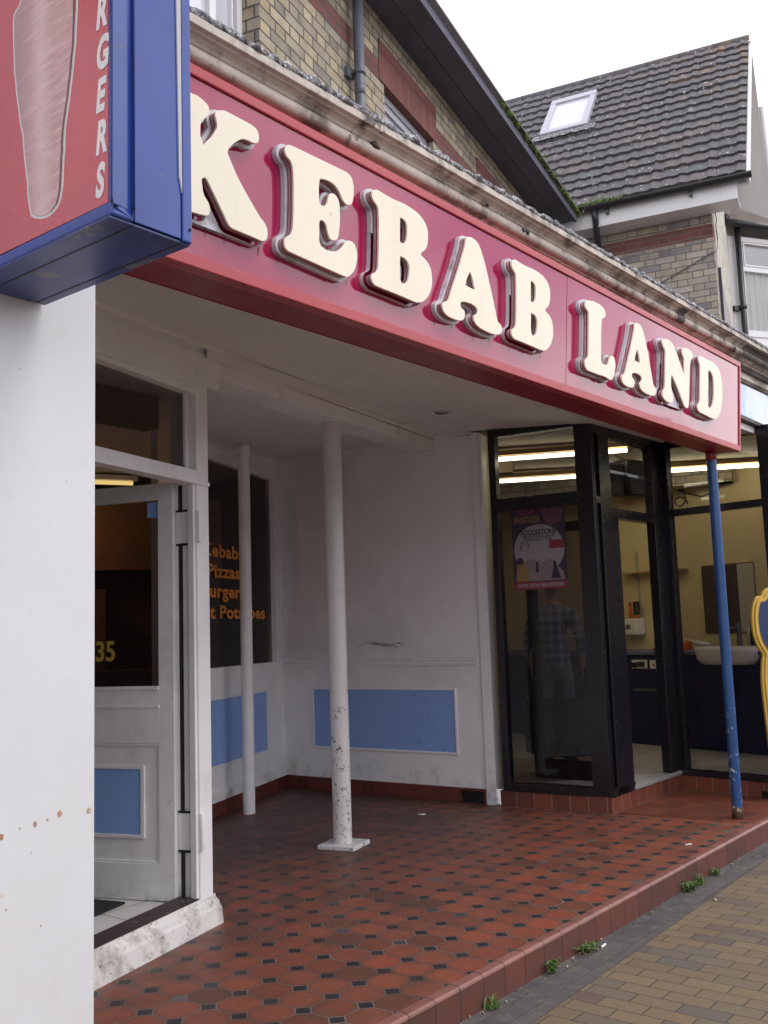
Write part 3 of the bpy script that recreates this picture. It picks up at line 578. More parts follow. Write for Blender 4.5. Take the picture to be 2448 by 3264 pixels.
b.build('panel_moulding', M['white'], win, bevel=.003)
TXT = [(bd_, zz, text_mesh(bd_, .152, lambda x, y, h: (x, y, h), .001, .0050, align='LEFT', spacing=1.06)) for bd_, zz in (('Potatoes', 0), ('Kebabs', 2.122), ('Pizzas', 1.948), ('Burgers', 1.778), ('Jacket Potatoes', 1.600))]
wid = lambda V: max(v[0] for v in V)-min(v[0] for v in V)
SXT = .957/wid(TXT[0][2][0]); CEN = -.324-SXT*wid(TXT[4][2][0])/2
for bd_, zz, (V, F) in TXT[1:]:
    m0 = (max(v[0] for v in V)+min(v[0] for v in V))/2
    MB().raw([BACKW(CEN+(x-m0)*SXT, -.040+h, zz+y) for x, y, h in V], F).build('lettering', M['orange_vinyl'], win)
# right-hand side wall
b = MB(); b.box(0, 2.19, -.10, 0, .12, 3.25, SIDEW); b.box(2.15, 2.20, -.1, .002, .122, 3.15, SIDEW)
sw = b.build('side_wall', M['white_wall'], ks)
b = MB()
b.ext([(-.002, 1.135), (.016, 1.137), (.020, 1.158), (.008, 1.164), (.010, 1.176), (.026, 1.182), (.026, 1.196), (-.002, 1.205)], .03, 2.155, SIDEW)
b.build('dado_rail', M['white'], sw)
b = MB(); b.box(.376, 1.918, -.01, .003, .405, .925, SIDEW); b.build('blue_panel', M['blue_pan'], sw)
b = MB()
for a0, a1, z0, z1 in ((.358, .376, .387, .943), (1.918, 1.936, .387, .943), (.376, 1.918, .925, .943), (.376, 1.918, .387, .405)): b.box(a0, a1, 0, .013, z0, z1, SIDEW)
b.build('panel_moulding', M['white'], sw, bevel=.003)
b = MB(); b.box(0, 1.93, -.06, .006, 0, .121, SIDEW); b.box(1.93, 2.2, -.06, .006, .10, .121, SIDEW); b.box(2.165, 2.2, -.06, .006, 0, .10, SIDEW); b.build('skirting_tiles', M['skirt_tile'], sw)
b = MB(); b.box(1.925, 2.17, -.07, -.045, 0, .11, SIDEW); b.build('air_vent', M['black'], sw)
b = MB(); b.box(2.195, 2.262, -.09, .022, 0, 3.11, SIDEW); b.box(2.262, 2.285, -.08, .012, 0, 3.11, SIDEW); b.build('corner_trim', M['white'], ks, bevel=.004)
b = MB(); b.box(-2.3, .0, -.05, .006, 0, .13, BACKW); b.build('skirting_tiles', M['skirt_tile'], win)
# scuff scrawl on the side wall
random.seed(3)
b = MB()
for k in range(16):
    s0 = 1.02+.02*k+random.gauss(0, .01); a0 = random.gauss(.5, .25); l = .05+.10*random.random(); P = []
    zc = 1.325+.012*math.sin(k*.5)+random.gauss(0, .004)
    for j in range(7): u = j/6; P.append(SIDEW(s0+l*u, .0012, zc+.03*math.sin(u*2.4)*a0-.03*u*u))
    b.tube(P, [.0006+.0022*math.sin(math.pi*j/6)*random.random() for j in range(7)], 5)
b.tube([SIDEW(.90+.26*u/9, .0012, 1.30+.055*math.sin(u/9*2.3)) for u in range(10)], .0014, 5)
b.build('scuff_mark', M['black'], sw)
# inside of the takeaway
b = MB(); b.box(-3, 6.78, 9.0, 9.1, 0, 3.2); b.box(6.78, 6.88, 6.85, 9.1, 0, 3.2); b.box(-3.1, -3, 2.0, 9.1, 0, 3.2); b.build('room_wall', M['dark_room'], ks)
b = MB(); b.raw([(-3, 2.3, .126), DOORW(.86, -.13, .126), (4.83, 6.0, .126), (6.8, 6.8, .126), (6.8, 9, .126), (-3, 9, .126)], [tuple(range(6))]); b.build('room_floor', M['porch_white_tile'], ks)
b = MB(); b.raw([(-3, 2.1, 3.02), DOORW(.97, -.15, 3.02), (4.80, 6.05, 3.02), (6.85, 6.9, 3.02), (6.85, 9, 3.02), (-3, 9, 3.02)], [tuple(range(6))]); b.build('room_ceiling', M['ceiling'], ks)
b = MB(); b.box(-3, 4.0, 5.0, 5.14, 2.80, 3.01); b.build('ceiling_beam', M['wood'], ks)
CT = frame((4.55, 7.25), (5.85, 5.95+.45))
b = MB(); b.box(-1.5, 1.6, -.5, 0, .13, 1.15, CT); b.box(-1.5, 1.6, -.5, .02, 1.15, 1.19, CT); b.build('serving_counter', M['dark_counter'], ks)
b = MB(); b.box(-1.5, 1.6, -.62, -.56, 2.07, 2.72, CT); b.build('bulkhead_panel', M['orange_wall'], ks)
b = MB(); b.box(-1.5, 1.6, -.75, -.7, .13, 2.07, CT); b.build('dark_backboard', paint('dark_brown_board', (.12, .08, .078), .6, .25), ks)
b = MB(); b.box(.02, .24, -.69, -.5, 1.19, 1.98, CT); b.box(.42, .56, -.69, -.55, 1.19, 1.9, CT); b.build('reflection_boxes', paint('brown_reflection', (.22, .12, .08), .5, .25), ks)  # added upright boxes standing in for brown reflections in the door glass
TS = frame((5.45, 7.80), (5.95, 7.55))
tl_ = thing('strip_light', 'short yellowish strip light on the dim takeaway ceiling, above the open door', 'light', TS(0, 0, 2.9))
MB().box(-.50, .42, -.04, .04, 2.955, 3.0, TS).build('housing', M['white'], tl_); MB().tube([TS(-.46, 0, 2.93), TS(.38, 0, 2.93)], .02, 10).build('tube', emit('dim_strip', (1, .70, .26), .45), tl_)
hl = thing('heat_lamp', 'small warm lamp glowing above the counter inside the dim takeaway', 'lamp', CT(-.15, -.35, 2.62))
lc = CT(-.15, -.35, 0)
b = MB(); b.lathe([(.0, 2.60), (.05, 2.61), (.06, 2.64), (.03, 2.68), (0, 2.68)], (lc[0], lc[1], 0), 14); b.build('bulb', M['warm'], hl)
b = MB(); b.lathe([(.02, 3.02), (.02, 2.69), (.11, 2.66)], (lc[0], lc[1], 0), 16); b.build('lamp_shade', M['black'], hl)
mat = tag(MB().box(-.6, .74, -1.05, -.365, .128, .138, DOORW).build('door_mat', M['mat']), 'black door mat on the white tiles inside the open takeaway door', 'mat')

# upper brick storey
b = MB()
def wall_cut(b, T, s0, s1, z0, z1, holes, d0, d1):
    xs = sorted({s0, s1, *[h[0] for h in holes], *[h[1] for h in holes]})
    for a, c in zip(xs, xs[1:]):
        hs = [h for h in holes if h[0] <= a+1e-6 and h[1] >= c-1e-6]
        if not hs: b.box(a, c, d0, d1, z0, z1, T)
        else:
            h = hs[0]
            if h[2] > z0: b.box(a, c, d0, d1, z0, h[2], T)
            if h[3] < z1: b.box(a, c, d0, d1, h[3], z1, T)
WH = [(-1.1, 0, 4.35, 5.62), (1.687, 2.62, 4.35, 5.415), (3.75, 4.7, 4.35, 5.415)]
wall_cut(b, UPW, -5, 5.6, 3.3, 5.96, WH, -.24, 0)
b.build('upper_wall', M['brick'], ks)
b = MB(); b.box(-5, 5.6, -4, -.25, 3.3, 3.4, UPW); b.box(5.4, 5.6, -4, -.25, 3.3, 5.9, UPW); b.build('upper_floor', M['dark_room'], ks)
for s0, s1, z0, z1 in WH[1:]:
    b = MB(); b.box(s0-.08, s1+.07, -.06, .006, z1-.004, z1+.235, UPW); b.box(s0-.08, s1+.07, -.01, .009, z1+.235, z1+.31, UPW); b.build('brick_lintel', M['brick_red'], ks)
for s0, s1, z0, z1 in WH:
    f = MB(); fr = .055
    for a0, a1, c0, c1 in ((s0, s0+fr, z0, z1), (s1-fr, s1, z0, z1), (s0+fr, s1-fr, z1-fr, z1), (s0+fr, s1-fr, z0, z0+fr)): f.box(a0, a1, -.20 if s0 < 0 else -.13, -.11 if s0 < 0 else -.055, c0, c1, UPW)
    if s0 > 0:
        for a0, a1, c0, c1 in ((s1-.26, s1-.20, z0, z1), (s0+fr, s1-.26, z1-.11, z1-fr), (s1-.20, s1-fr, z1-.11, z1-fr)): f.box(a0, a1, -.12, -.07, c0, c1, UPW)
    else: f.box(s1-.30, s1-.24, -.19, -.125, z0, z1, UPW); f.box(s1-.085, s1-.07, -.19, -.125, z0, z1, UPW)
    wf = f.build('upper_window', M['upvc'] if s0 < 0 else M['upvc_grey'], ks, bevel=.006)
    wd = -.155 if s0 < 0 else -.09
    MB().face([UPW(s0, wd, z0), UPW(s1, wd, z0), UPW(s1, wd, z1), UPW(s0, wd, z1)]).build('upper_pane', M['sky_glass'] if s0 < 0 else M['pane_blue'], wf, fixn=False)
    MB().box(s0-.05, s1+.05, -.2, .05, z0-.08, z0, UPW).build('upper_sill', M['stone'], wf)
# eaves
ev = MB(); ev.box(-5.2, 5.95, -.05, .17, 5.905, 5.93, UPW); ev.box(-5.2, 5.95, .176, .33, 5.900, 5.93, UPW); ev.box(-5.2, 5.95, .335, .36, 5.885, 5.985, UPW)
ev.build('eaves', M['eaves'], ks, bevel=.004)
b = MB(); pr = [(.40, 5.985), (.40, 6.0), (-3.2, 9.0), (-3.2, 8.9)]
b.ext(pr, -5.3, 6.0, UPW); b.build('roof', M['slate'], ks)
random.seed(5)
b = MB()
for k in range(420):
    s = 3.3+2.75*random.random()**.8; d = .36+random.gauss(0, .02); z = 5.985+.02*random.random(); P = UPW(s, d, z)
    h = .02+.05*random.random()*(1 if random.random() < .6 else .5); a = random.random()*6.28; w = .006+.006*random.random()
    t = (P[0]+random.gauss(0, .018), P[1]+random.gauss(0, .018), P[2]+h)
    b.face([(P[0]-w*math.cos(a), P[1]-w*math.sin(a), P[2]-.02), (P[0]+w*math.cos(a), P[1]+w*math.sin(a), P[2]-.02), t])
for k in range(60):
    s = 3.3+2.7*random.random(); P = UPW(s, .37+random.gauss(0, .01), 5.975+.015*random.random()); r = .012+.025*random.random()
    b.lathe([(0, -r*.6), (r, -r*.2), (r*.9, r*.4), (0, r*.8)], P, 7)
b.build('moss', M['moss'], ks, fixn=False)
# downpipe
ps = 1.135; P0 = UPW(ps, .075, 3.5); P1 = UPW(ps, .075, 5.9)
b = MB(); b.tube([P0, P1], .036, 18); b.tube([(P1[0], P1[1], 5.02), (P1[0], P1[1], 5.10)], .0362, 18)
dp = b.build('downpipe', M['grey_pipe'], ks)
for zz in (5.17, ):
    b = MB(); b.tube([(P0[0], P0[1], zz), (P0[0], P0[1], zz+.03)], .042, 18); b.box(ps-.085, ps-.03, .0, .03, zz-.03, zz+.035, UPW); b.box(ps-.04, ps+.04, 0, .04, zz+.002, zz+.028, UPW); b.build('pipe_bracket', M['grey_pipe'], dp)
# cornice over the shopfronts
TC = lambda x, y, z: (x, y, z+.0175*(x-2.3))
def cprof():
    p = [(2.345, 3.521), (2.336, 3.515), (2.336, 3.484), (2.356, 3.481), (2.358, 3.476), (2.374, 3.472), (2.388, 3.464), (2.395, 3.454)]
    for k in range(8):
        a = math.pi*(.62+.80*k/7); p.append((2.410+.027*math.cos(a)*.9, 3.428+.026*math.sin(a)*1.0))
    p += [(2.428, 3.400), (2.428, 3.394), (2.440, 3.392), (2.440, 3.386), (2.456, 3.384), (2.456, 3.372)]
    return p
front = cprof()
b = MB(); b.ext(front+[(2.60, 3.372), (2.60, 3.53)], .6, 9.2, TC, 1)
b.ext([(2.50, 3.386), (2.50, 3.30), (2.485, 3.295), (2.485, 3.275), (2.52, 3.262), (2.52, 3.245), (2.62, 3.245), (2.62, 3.386)], 7.0, 9.2, TC)
co = b.build('cornice', M['stone'], ks, bevel=.003)
b = MB()
for k in range(44): b.box(7.0+k*.05, 7.0+k*.05+.027, 2.468, 2.5, 3.335, 3.382, TC)
b.build('dentils', M['dark_stone'], co)
# broken, sooty pieces of the moulding
for x0, x1 in ((6.30, 6.42), (7.62, 9.2)):
    b = MB(); b.ext([(y-.004, z-.001) for y, z in front[3:16]]+[(2.5, 3.40), (2.5, 3.49)], x0, x1, TC); b.build('sooty_patch', M['dark_stone'], co)
random.seed(8)
for x, y, z, r in ((3.04, 2.386, 3.458, .020), (3.06, 2.388, 3.455, .016), (4.25, 2.386, 3.464, .014), (4.29, 2.386, 3.466, .018), (3.91, 2.384, 3.484, .012)):
    b = MB(); V = []
    b.lathe([(0, -r*.7), (r*.8, -r*.45), (r*1.2, 0), (r*.8, r*.5), (0, r*.7)], (x, y, z), 9, sy=.45)
    b.v = [(a+random.gauss(0, r*.12), q, c+random.gauss(0, r*.12)) for a, q, c in b.v]
    b.build('sooty_patch', M['black'], co, fixn=False)
# lead flashing with lumpy edge
random.seed(11)
b = MB(); n = 260; V = []; F = []
for i in range(n+1):
    x = .6+8.6*i/n; j = random.gauss(0, .0035); k = random.gauss(0, .005)
    row = [(2.347+j*.5, 3.512), (2.334+j, 3.516+k*.3), (2.332+j, 3.535+k*.6), (2.347+j, 3.552+k), (2.40, 3.560+k*.5), (2.62, 3.575)]
    V += [TC(x, y, z) for y, z in row]
for i in range(n):
    for q in range(5): F.append((i*6+q, i*6+q+1, (i+1)*6+q+1, (i+1)*6+q))
b.raw(V, F, True); b.build('lead_flashing', M['lead'], co)
b = MB(); b.raw([(.6, 2.6, 3.56), (11, 2.6, 3.74), (11, 4.7, 3.80), (8, 4.7, 3.75), (.6, 3.1, 3.6)], [(0, 1, 2, 3, 4)]); b.box(.6, 11.0, 2.66, 2.72, 3.22, 3.6); b.build('flat_roof', M['dark_stone'], ks)

# ------------------------------------------------------------------ porch posts
def post(name, label, x, y, r, z1, mats, plate=None, collar=None):
    t = thing(name, label, 'post', (x, y, 0))
    b = MB(); b.tube([(x, y, .0), (x, y, z1)], r, 28, cap=False); b.build('shaft', mats, t)
    return t
p1 = post('round_post', 'stout white round post with chipped paint and square base plate, middle of the porch', 5.191, 4.555, .064, 2.96, M['white_post'])
b = MB(); b.box(-.135, .135, -.135, .135, 0, .028, lambda a, c, z: (5.19+a*math.cos(.27)-c*math.sin(.27), 4.545+a*math.sin(.27)+c*math.cos(.27), z)); b.build('base_plate', M['white_post'], p1, bevel=.004)
b = MB(); b.tube([(5.191, 4.555, 2.945), (5.191, 4.555, 2.965)], .068, 28); b.build('top_flange', M['white'], p1)
p2 = post('round_post', 'thin white round post standing before the recessed menu window', 5.741, 6.047, .050, 2.99, M['white'])
MB().tube([(5.741, 6.047, 2.86), (5.741, 6.047, 2.875)], .055, 24).build('collar', M['white'], p2); MB().tube([(5.741, 6.047, 2.965), (5.741, 6.047, 3.08)], .060, 24).build('top_flange', M['white'], p2)
p3 = post('round_post', 'blue painted round post with rusty foot at the porch edge', 7.352, 2.607, .0385, 2.66, M['blue_post'])
b = MB(); b.tube([(7.352, 2.607, 2.655), (7.352, 2.607, 2.74)], .0405, 24); b.build('top_collar', M['under_red'], p3)
MB().tube([(7.352, 2.607, .0), (7.352, 2.607, .07), (7.352, 2.607, .085)], [.0415, .0405, .0388], 24).build('rusty_foot', paint('flaking_rust', (.11, .055, .03), .8, .4, [((.5, .45, .38), 22, .55, .6, .8), ((.02, .015, .012), 16, .5, .6, .8)], .5), p3)

# ------------------------------------------------------------------ fascia sign
fs = thing('fascia_sign', 'long red shop sign with raised cream letters reading KEBAB LAND', 'sign', (4.6, 2.45, 2.7))
LN = .053/.70; tl = math.hypot(1, LN); tv = Vector((0, -LN/tl, 1/tl)); nv = Vector((1, 0, 0)).cross(tv)
def SG(s, t, h):
    p = Vector((0, 2.442, 2.70))+Vector((s, 0, 0))+tv*(t+.0072*(s-2.2))+nv*h
    return tuple(p)
X0, X1 = 1.70, 7.506
b = MB(); b.box(X0+.026, 4.718, .028, .631, -.02, .0, SG); b.build('sign_panel', M['panel_red'], fs)
b = MB(); b.box(4.721, X1-.03, .028, .631, -.02, .0015, SG); b.build('sign_panel', M['panel_red'], fs)
MB().box(X0, X1, .02, .64, -.06, -.03, SG).build('panel_backing', M['black'], fs)
random.seed(17)
b = MB()
for k in range(46):
    s = 2.1+4.8*random.random(); l = .012+.035*random.random()**2; w = .0012+.0014*random.random(); t = .128+.012*math.sin(s*3)
    if 4.48 < s < 4.84: continue
    b.face([SG(s-w, t, .0028), SG(s+w, t, .0028), SG(s+w*.3, t-l, .0028), SG(s-w*.3, t-l, .0028)])
b.build('rain_streak', paint('sooty_rain_streak', (.09, .015, .025), .5, .3), fs, fixn=False)['kind'] = 'stuff'
b = MB()
for a0, a1, t0, t1, h0, h1 in ((X0, X1, -.018, .025, -.1, .011), (X0, X1, .634, .672, -.1, .011), (X1-.026, X1, .025, .634, -.1, .0105), (X0, X0+.026, .025, .634, -.1, .0105)): b.box(a0, a1, t0, t1, h0, h1, lambda s, t, h: SG(s, t, h))
b.build('sign_trim', M['trim_red'], fs, bevel=.004)
b = MB()
def UB(x, y, z): return (x, y, z+.0072*(x-2.2))
b.box(X0, 5.0, 2.44, 2.655, 2.686, 2.70, UB); b.box(5.003, X1-.01, 2.44, 2.655, 2.6865, 2.70, UB); b.box(X0, X1-.012, 2.655, 2.662, 2.684, 3.3, UB)
b.build('sign_underside', M['under_red'], fs)
b = MB(); b.box(X0, X1-.02, 2.50, 2.65, 3.29, 3.33, UB); b.box(X1-.012, X1-.006, 2.46, 2.655, 2.70, 3.30, UB); b.build('sign_back', M['under_red'], fs)
GL = dict(GLYPH)
kk = GL['K'][0]; GL['K'] = [[(1.86, .530), (1.90, .540)]+kk+[(1.90, .133), (1.862, .150), (1.860, .19), (1.90, .21), (1.912, .25), (1.916, .42), (1.90, .465), (1.864, .49)]]
def letter(ch, ds, dt, lab):
    loops = [smooth_loop([(s+ds, t+dt-.0072*(s+ds-2.2)) for s, t in L], 3) for L in GL[ch]]
    mk = lambda d0, d1, off, bev=0: MB().raw(*curve_mesh(loops, lambda s, t, h: SG(s, t, h), d0, d1, off, bev))
    o = mk(.046, .056, .0, .0015).build('letter', M['cream'], fs, label=lab)
    mk(.040, .046, .0005).build('red_edge', M['letter_red'], o)
    mk(.026, .040, -.002).build('return', M['letter_pink'], o)
    mk(.022, .026, -.001).build('red_band', M['letter_red'], o)
    mk(.001, .022, .013).build('back_plate', M['letter_white'], o)
letter('K', 0, 0, 'cream raised letter K, partly behind the blue sign')
letter('E', 0, 0, 'cream raised letter E')
letter('B', 0, 0, 'cream raised letter B, the larger looking one')
letter('A', 0, 0, 'cream raised letter A of KEBAB')
letter('B', 1.084, .013, 'cream raised letter B before the gap')
letter('L', 0, 0, 'cream raised letter L')
letter('A', 1.831, .012, 'cream raised letter A of LAND')
letter('N', 0, 0, 'cream raised letter N')
letter('D', 0, 0, 'cream raised letter D at the end')

# ------------------------------------------------------------------ projecting sign
pj = thing('projecting_sign', 'blue framed box sign with a red face picturing a kebab, jutting from the wall', 'sign', (1.4, 2.1, 2.4))
ZT = 4.3
b = MB(); b.box(1.352, 1.488, 1.771, 2.395, 2.404, ZT); b.build('sign_box', M['blue_gloss'], pj, bevel=.002)
b = MB(); b.box(1.284, 1.349, 1.768, 2.40, 2.401, 2.431); b.box(1.284, 1.349, 1.768, 1.782, 2.431, ZT); b.box(1.289, 1.349, 1.782, 2.40, 2.431, ZT); b.build('front_frame', M['blue_gloss'], pj, bevel=.011, seg=3)
b = MB(); b.box(1.4905, 1.519, 1.766, 2.40, 2.399, ZT); b.build('rear_frame', M['blue_gloss'], pj, bevel=.004)
b = MB(); b.box(1.285, 1.518, 1.775, 2.398, 2.396, 2.4005); b.build('base_plate', M['blue_under'], pj)
b = MB(); b.box(1.348, 1.353, 1.774, 2.39, 2.3945, 2.4); b.box(1.488, 1.491, 1.774, 2.39, 2.3945, 2.4); b.build('seam', M['black'], pj)
b = MB(); b.box(1.2865, 1.292, 1.783, 2.40, 2.434, ZT); b.build('face_panel', M['face_red'], pj)
b = MB(); b.prism([(1.480, 2.56), (1.4885, 2.52), (1.4885, ZT), (1.462, ZT)], 1.7665, 1.7705, lambda a, c, z: (a, z, c)); b.build('warped_strip', M['upvc_grey'], pj)
KO = [(2.1832, 3.0698), (2.189, 3.027), (2.1797, 2.9095), (2.1608, 2.8018), (2.1395, 2.7178), (2.118, 2.6017), (2.1071, 2.5278), (2.0939, 2.4944), (2.0564, 2.4759), (2.0109, 2.4713), (1.9726, 2.4899), (1.9584, 2.5317), (1.9533, 2.6013), (1.947, 2.6708), (1.9258, 2.771), (1.9093, 2.8731), (1.9014, 2.9792), (1.8977, 3.0328), (1.90, 3.25), (2.16, 3.25), (2.1538, 3.094)]
cx = sum(p[0] for p in KO)/len(KO)
TP = lambda a, z, h: (1.2865-h, a, z)
random.seed(2)
KS = smooth_loop(KO, 4); KS = [(a+random.gauss(0, .0008), z+random.gauss(0, .0008)) for a, z in KS]
pic = MB().raw(*curve_mesh([KS], TP, 0, .0004, .0)).build('kebab_picture', M['white_vinyl'], pj)
MB().raw(*curve_mesh([KS], TP, .0004, .0007, -.0045)).build('grey_rim', M['print_grey'], pic)
MB().raw(*curve_mesh([[(a+.0, z) for a, z in KS]], TP, .0007, .001, -.0085)).build('print_shadow', M['print_dark'], pic)
MB().raw(*curve_mesh([[(max(a, 1.905+.0)+.009*(1 if a < cx else 0), z) for a, z in KS]], TP, .001, .0013, -.0075)).build('meat', M['meat'], pic)
for i, ch in enumerate('BURGERS'):
    zb = 2.4585+(6-i)*.1033
    V, F = text_mesh(ch, .108, lambda x, y, h: (1.2863-.0008-h, 1.829-x, zb+y), .0008, .0045, .20, .60)
    MB().raw(V, F).build('lettering', M['white_vinyl'], pj)
for p in ((1.345, 1.7672, 2.432), (1.510, 1.7652, 2.432)): MB().lathe([(0, .0), (.004, 0), (.004, .002)], (0, 0, 0), 10).build('screw', M['black'], pj).matrix_local = Matrix.Translation(Vector(p)-pj.location) @ Matrix.Rotation(math.pi/2, 4, 'X')

# ------------------------------------------------------------------ barber's shop
bs = thing('barber_shop', 'corner shop with black framed glass front and yellow walls inside', 'building', (7.6, 3.4, 0))
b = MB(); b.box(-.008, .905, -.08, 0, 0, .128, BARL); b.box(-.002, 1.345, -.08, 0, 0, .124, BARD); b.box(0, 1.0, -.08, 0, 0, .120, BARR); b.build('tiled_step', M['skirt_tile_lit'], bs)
fr = MB()
for s0, s1, z0, z1 in ((.026, .086, .128, 3.10), (.785, .925, .128, 3.06), (.082, .785, 3.035, 3.10), (.082, .785, 2.41, 2.51), (.082, .785, .128, .190)): fr.box(s0, s1, -.075, .012, z0, z1, BARL)
lw = fr.build('left_window_frame', M['dark_frame'], bs, bevel=.004)
MB().face([BARL(.06, -.03, .15), BARL(.8, -.03, .15), BARL(.8, -.03, 3.08), BARL(.06, -.03, 3.08)]).build('pane', M['glass_dark'], lw, fixn=False)
fr = MB()
for s0, s1, z0, z1 in ((.012, .03, .124, 3.06), (.110, .300, .124, 3.06), (1.124, 1.345, .165, 3.06), (.30, 1.124, 2.305, 2.385), (.012, 1.4, 2.975, 3.06), (.03, .11, 2.40, 2.46), (.012, .42, .124, .185)): fr.box(s0, s1, -.075, .008 if s1 < 1.2 else .006, z0, z1, BARD)
fr.box(.30, .42, -.06, .0, .185, 2.305, BARD)
dw = fr.build('entrance_frame', M['dark_frame'], bs, bevel=.004)
MB().face([BARD(.3, -.03, 2.37), BARD(1.13, -.03, 2.37), BARD(1.13, -.03, 3.0), BARD(.3, -.03, 3.0)]).face([BARD(.02, -.03, .15), BARD(.12, -.03, .15), BARD(.12, -.03, 3.0), BARD(.02, -.03, 3.0)]).build('pane', M['glass'], dw, fixn=False)
MB().box(.40, 1.36, -.10, .012, .1245, .158, BARD).build('threshold', M['metal'], bs, bevel=.004)
fr = MB()
for s0, s1, z0, z1 in ((-.03, .06, .165, 3.05), (.915, 1.02, .120, 3.05), (.06, .915, 2.985, 3.05), (.06, .915, 2.375, 2.435), (.0, .915, .120, .168)): fr.box(s0, s1, -.075, .010, z0, z1, BARR)
rw = fr.build('right_window_frame', M['dark_frame'], bs, bevel=.004)
MB().face([BARR(.04, -.03, .15), BARR(.93, -.03, .15), BARR(.93, -.03, 3.0), BARR(.04, -.03, 3.0)]).build('pane', M['glass'], rw, fixn=False)
# street window beyond the corner
SF = frame((8.30, 2.47), (11.5, 2.47)); fr = MB()
for s0, s1, z0, z1 in ((1.5, 1.58, .12, 3.0), (2.5, 2.6, .12, 3.0), (.0, 2.6, 2.93, 3.0), (0, 2.6, .12, .18), (0, 2.6, 2.37, 2.43)): fr.box(s0, s1, -.08, 0, z0, z1, SF)
sfw = fr.build('street_window_frame', M['dark_frame'], bs)
MB().face([SF(0, -.04, .15), SF(2.6, -.04, .15), SF(2.6, -.04, 3), SF(0, -.04, 3)]).build('pane', M['glass'], sfw, fixn=False)
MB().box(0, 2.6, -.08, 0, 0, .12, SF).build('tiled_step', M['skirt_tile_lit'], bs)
MB().box(2.6, 3.2, -1.0, .02, -.14, 3.04, SF).build('end_pier', M['brick_far'], bs)
# open door, seen through the left window
LD = frame((7.455, 3.50), (7.448, 4.4)); b = MB()
for s0, s1, z0, z1 in ((0, .09, .175, 2.315), (.74, .83, .175, 2.315), (.09, .74, 2.232, 2.315), (.09, .74, .175, .33)): b.box(s0, s1, -.02, .02, z0, z1, LD)
bd = b.build('barber_door', M['dark_frame'], bs, bevel=.004, label='black framed glass door swung open into the shop')
MB().face([LD(.08, 0, .3), LD(.75, 0, .3), LD(.75, 0, 2.25), LD(.08, 0, 2.25)]).build('pane', M['glass'], bd, fixn=False)
V, F = text_mesh('CLOSED', .052, lambda x, y, h: LD(.53-x, -.014-h, 1.384+y), .001, .0012, sx=1.05); MB().raw(V, F).build('lettering', M['white_vinyl'], bd)
MB().box(.33, .52, -.013, -.012, 1.35, 1.362, LD).build('sign_rule', M['white_vinyl'], bd)
b = MB(); b.tube([LD(.785, -.02, 1.0), LD(.785, -.07, 1.0), LD(.785, -.07, 1.25), LD(.785, -.02, 1.25)], .009, 10); b.build('handle', M['metal'], bd)
# shop room
CA = Vector((10.30, 4.9)); CU = Vector((-.258, -.966)); CN = Vector((.966, -.258))
CTR = frame(CA, CA+CU)                 # counter front: s towards the street; d>0 = west (into the room)
FW = frame(CA+CN*.55, CA+CN*.55+CU)    # far yellow wall
b = MB(); b.box(-3.0, 2.40, -.1, 0, .0, 3.2, FW); b.box(7.08, 11.6, 7.3, 7.4, 0, 3.2); b.box(7.06, 7.16, 4.46, 7.4, 0, 3.2); b.build('room_wall', M['yellow_wall'], bs)
b = MB(); b.raw([(7.0, 4.45, .13), (7.10, 3.50, .13), (8.44, 3.48, .13), (8.34, 2.50, .13), (10.9, 2.5, .13), (11.6, 7.3, .13), (7.1, 7.3, .13)], [tuple(range(7))]).build('room_floor', M['shop_floor'], bs, fixn=False)
b = MB(); b.raw([(6.98, 4.45, 3.10), (7.09, 3.50, 3.08), (8.44, 3.48, 3.08), (8.34, 2.50, 3.05), (10.9, 2.5, 3.05), (11.6, 7.3, 3.12), (7.0, 7.3, 3.12)], [tuple(range(7))]).build('room_ceiling', M['shop_ceiling'], bs, fixn=False)
TA = frame((7.665, 4.718), (8.158, 3.648))
b = MB(); b.box(-1.5, .1, -.60, -.45, 2.93, 3.1, TA); b.build('ceiling_batten', M['shop_ceiling'], bs)
# shopfront board over the windows
b = MB(); b.box(7.50, 11.5, 2.52, 2.60, 3.075, 3.45); b.build('picture_fascia', M['sky_print'], bs)
b = MB(); b.box(7.50, 11.5, 2.512, 2.66, 3.045, 3.075); b.build('fascia_edge', M['dark_stone'], bs)
MB().raw([(7.5, 2.55, 3.04), (11.5, 2.55, 3.04), (11.5, 2.45, 3.04), (11.5, 3.6, 3.09), (7.5, 3.6, 3.09)], [(0, 1, 3, 4)]).build('shop_soffit', M['wood'], bs, fixn=False)

def tube_light(lab, T, s0, s1, z):
    t = thing('tube_light', lab, 'light', T((s0+s1)/2, 0, z), 'fluorescent tubes on the barber ceiling')
    MB().box(s0-.04, s1+.04, -.03, .03, z+.03, z+.075, T).box(s0-.04, s0-.01, -.02, .02, z-.02, z+.03, T).box(s1+.01, s1+.04, -.02, .02, z-.02, z+.03, T).build('housing', M['shelf'], t)
    MB().tube([T(s0, 0, z), T(s1, 0, z)], .019, 12).build('tube', M['tube'], t)
tube_light('nearest glowing fluorescent tube, high behind the left window', TA, -.75, 1.18, 2.985)
TBB = frame((8.84, 5.45), (10.04, 3.07)); LB = math.hypot(1.2, 2.38)
tube_light('glowing fluorescent tube low in the left window top light, farther back', TBB, -.5, 1.25, 2.985)
tube_light('long glowing fluorescent tube seen through the right window beside the blue post', TBB, 1.42, 2.72, 2.985)

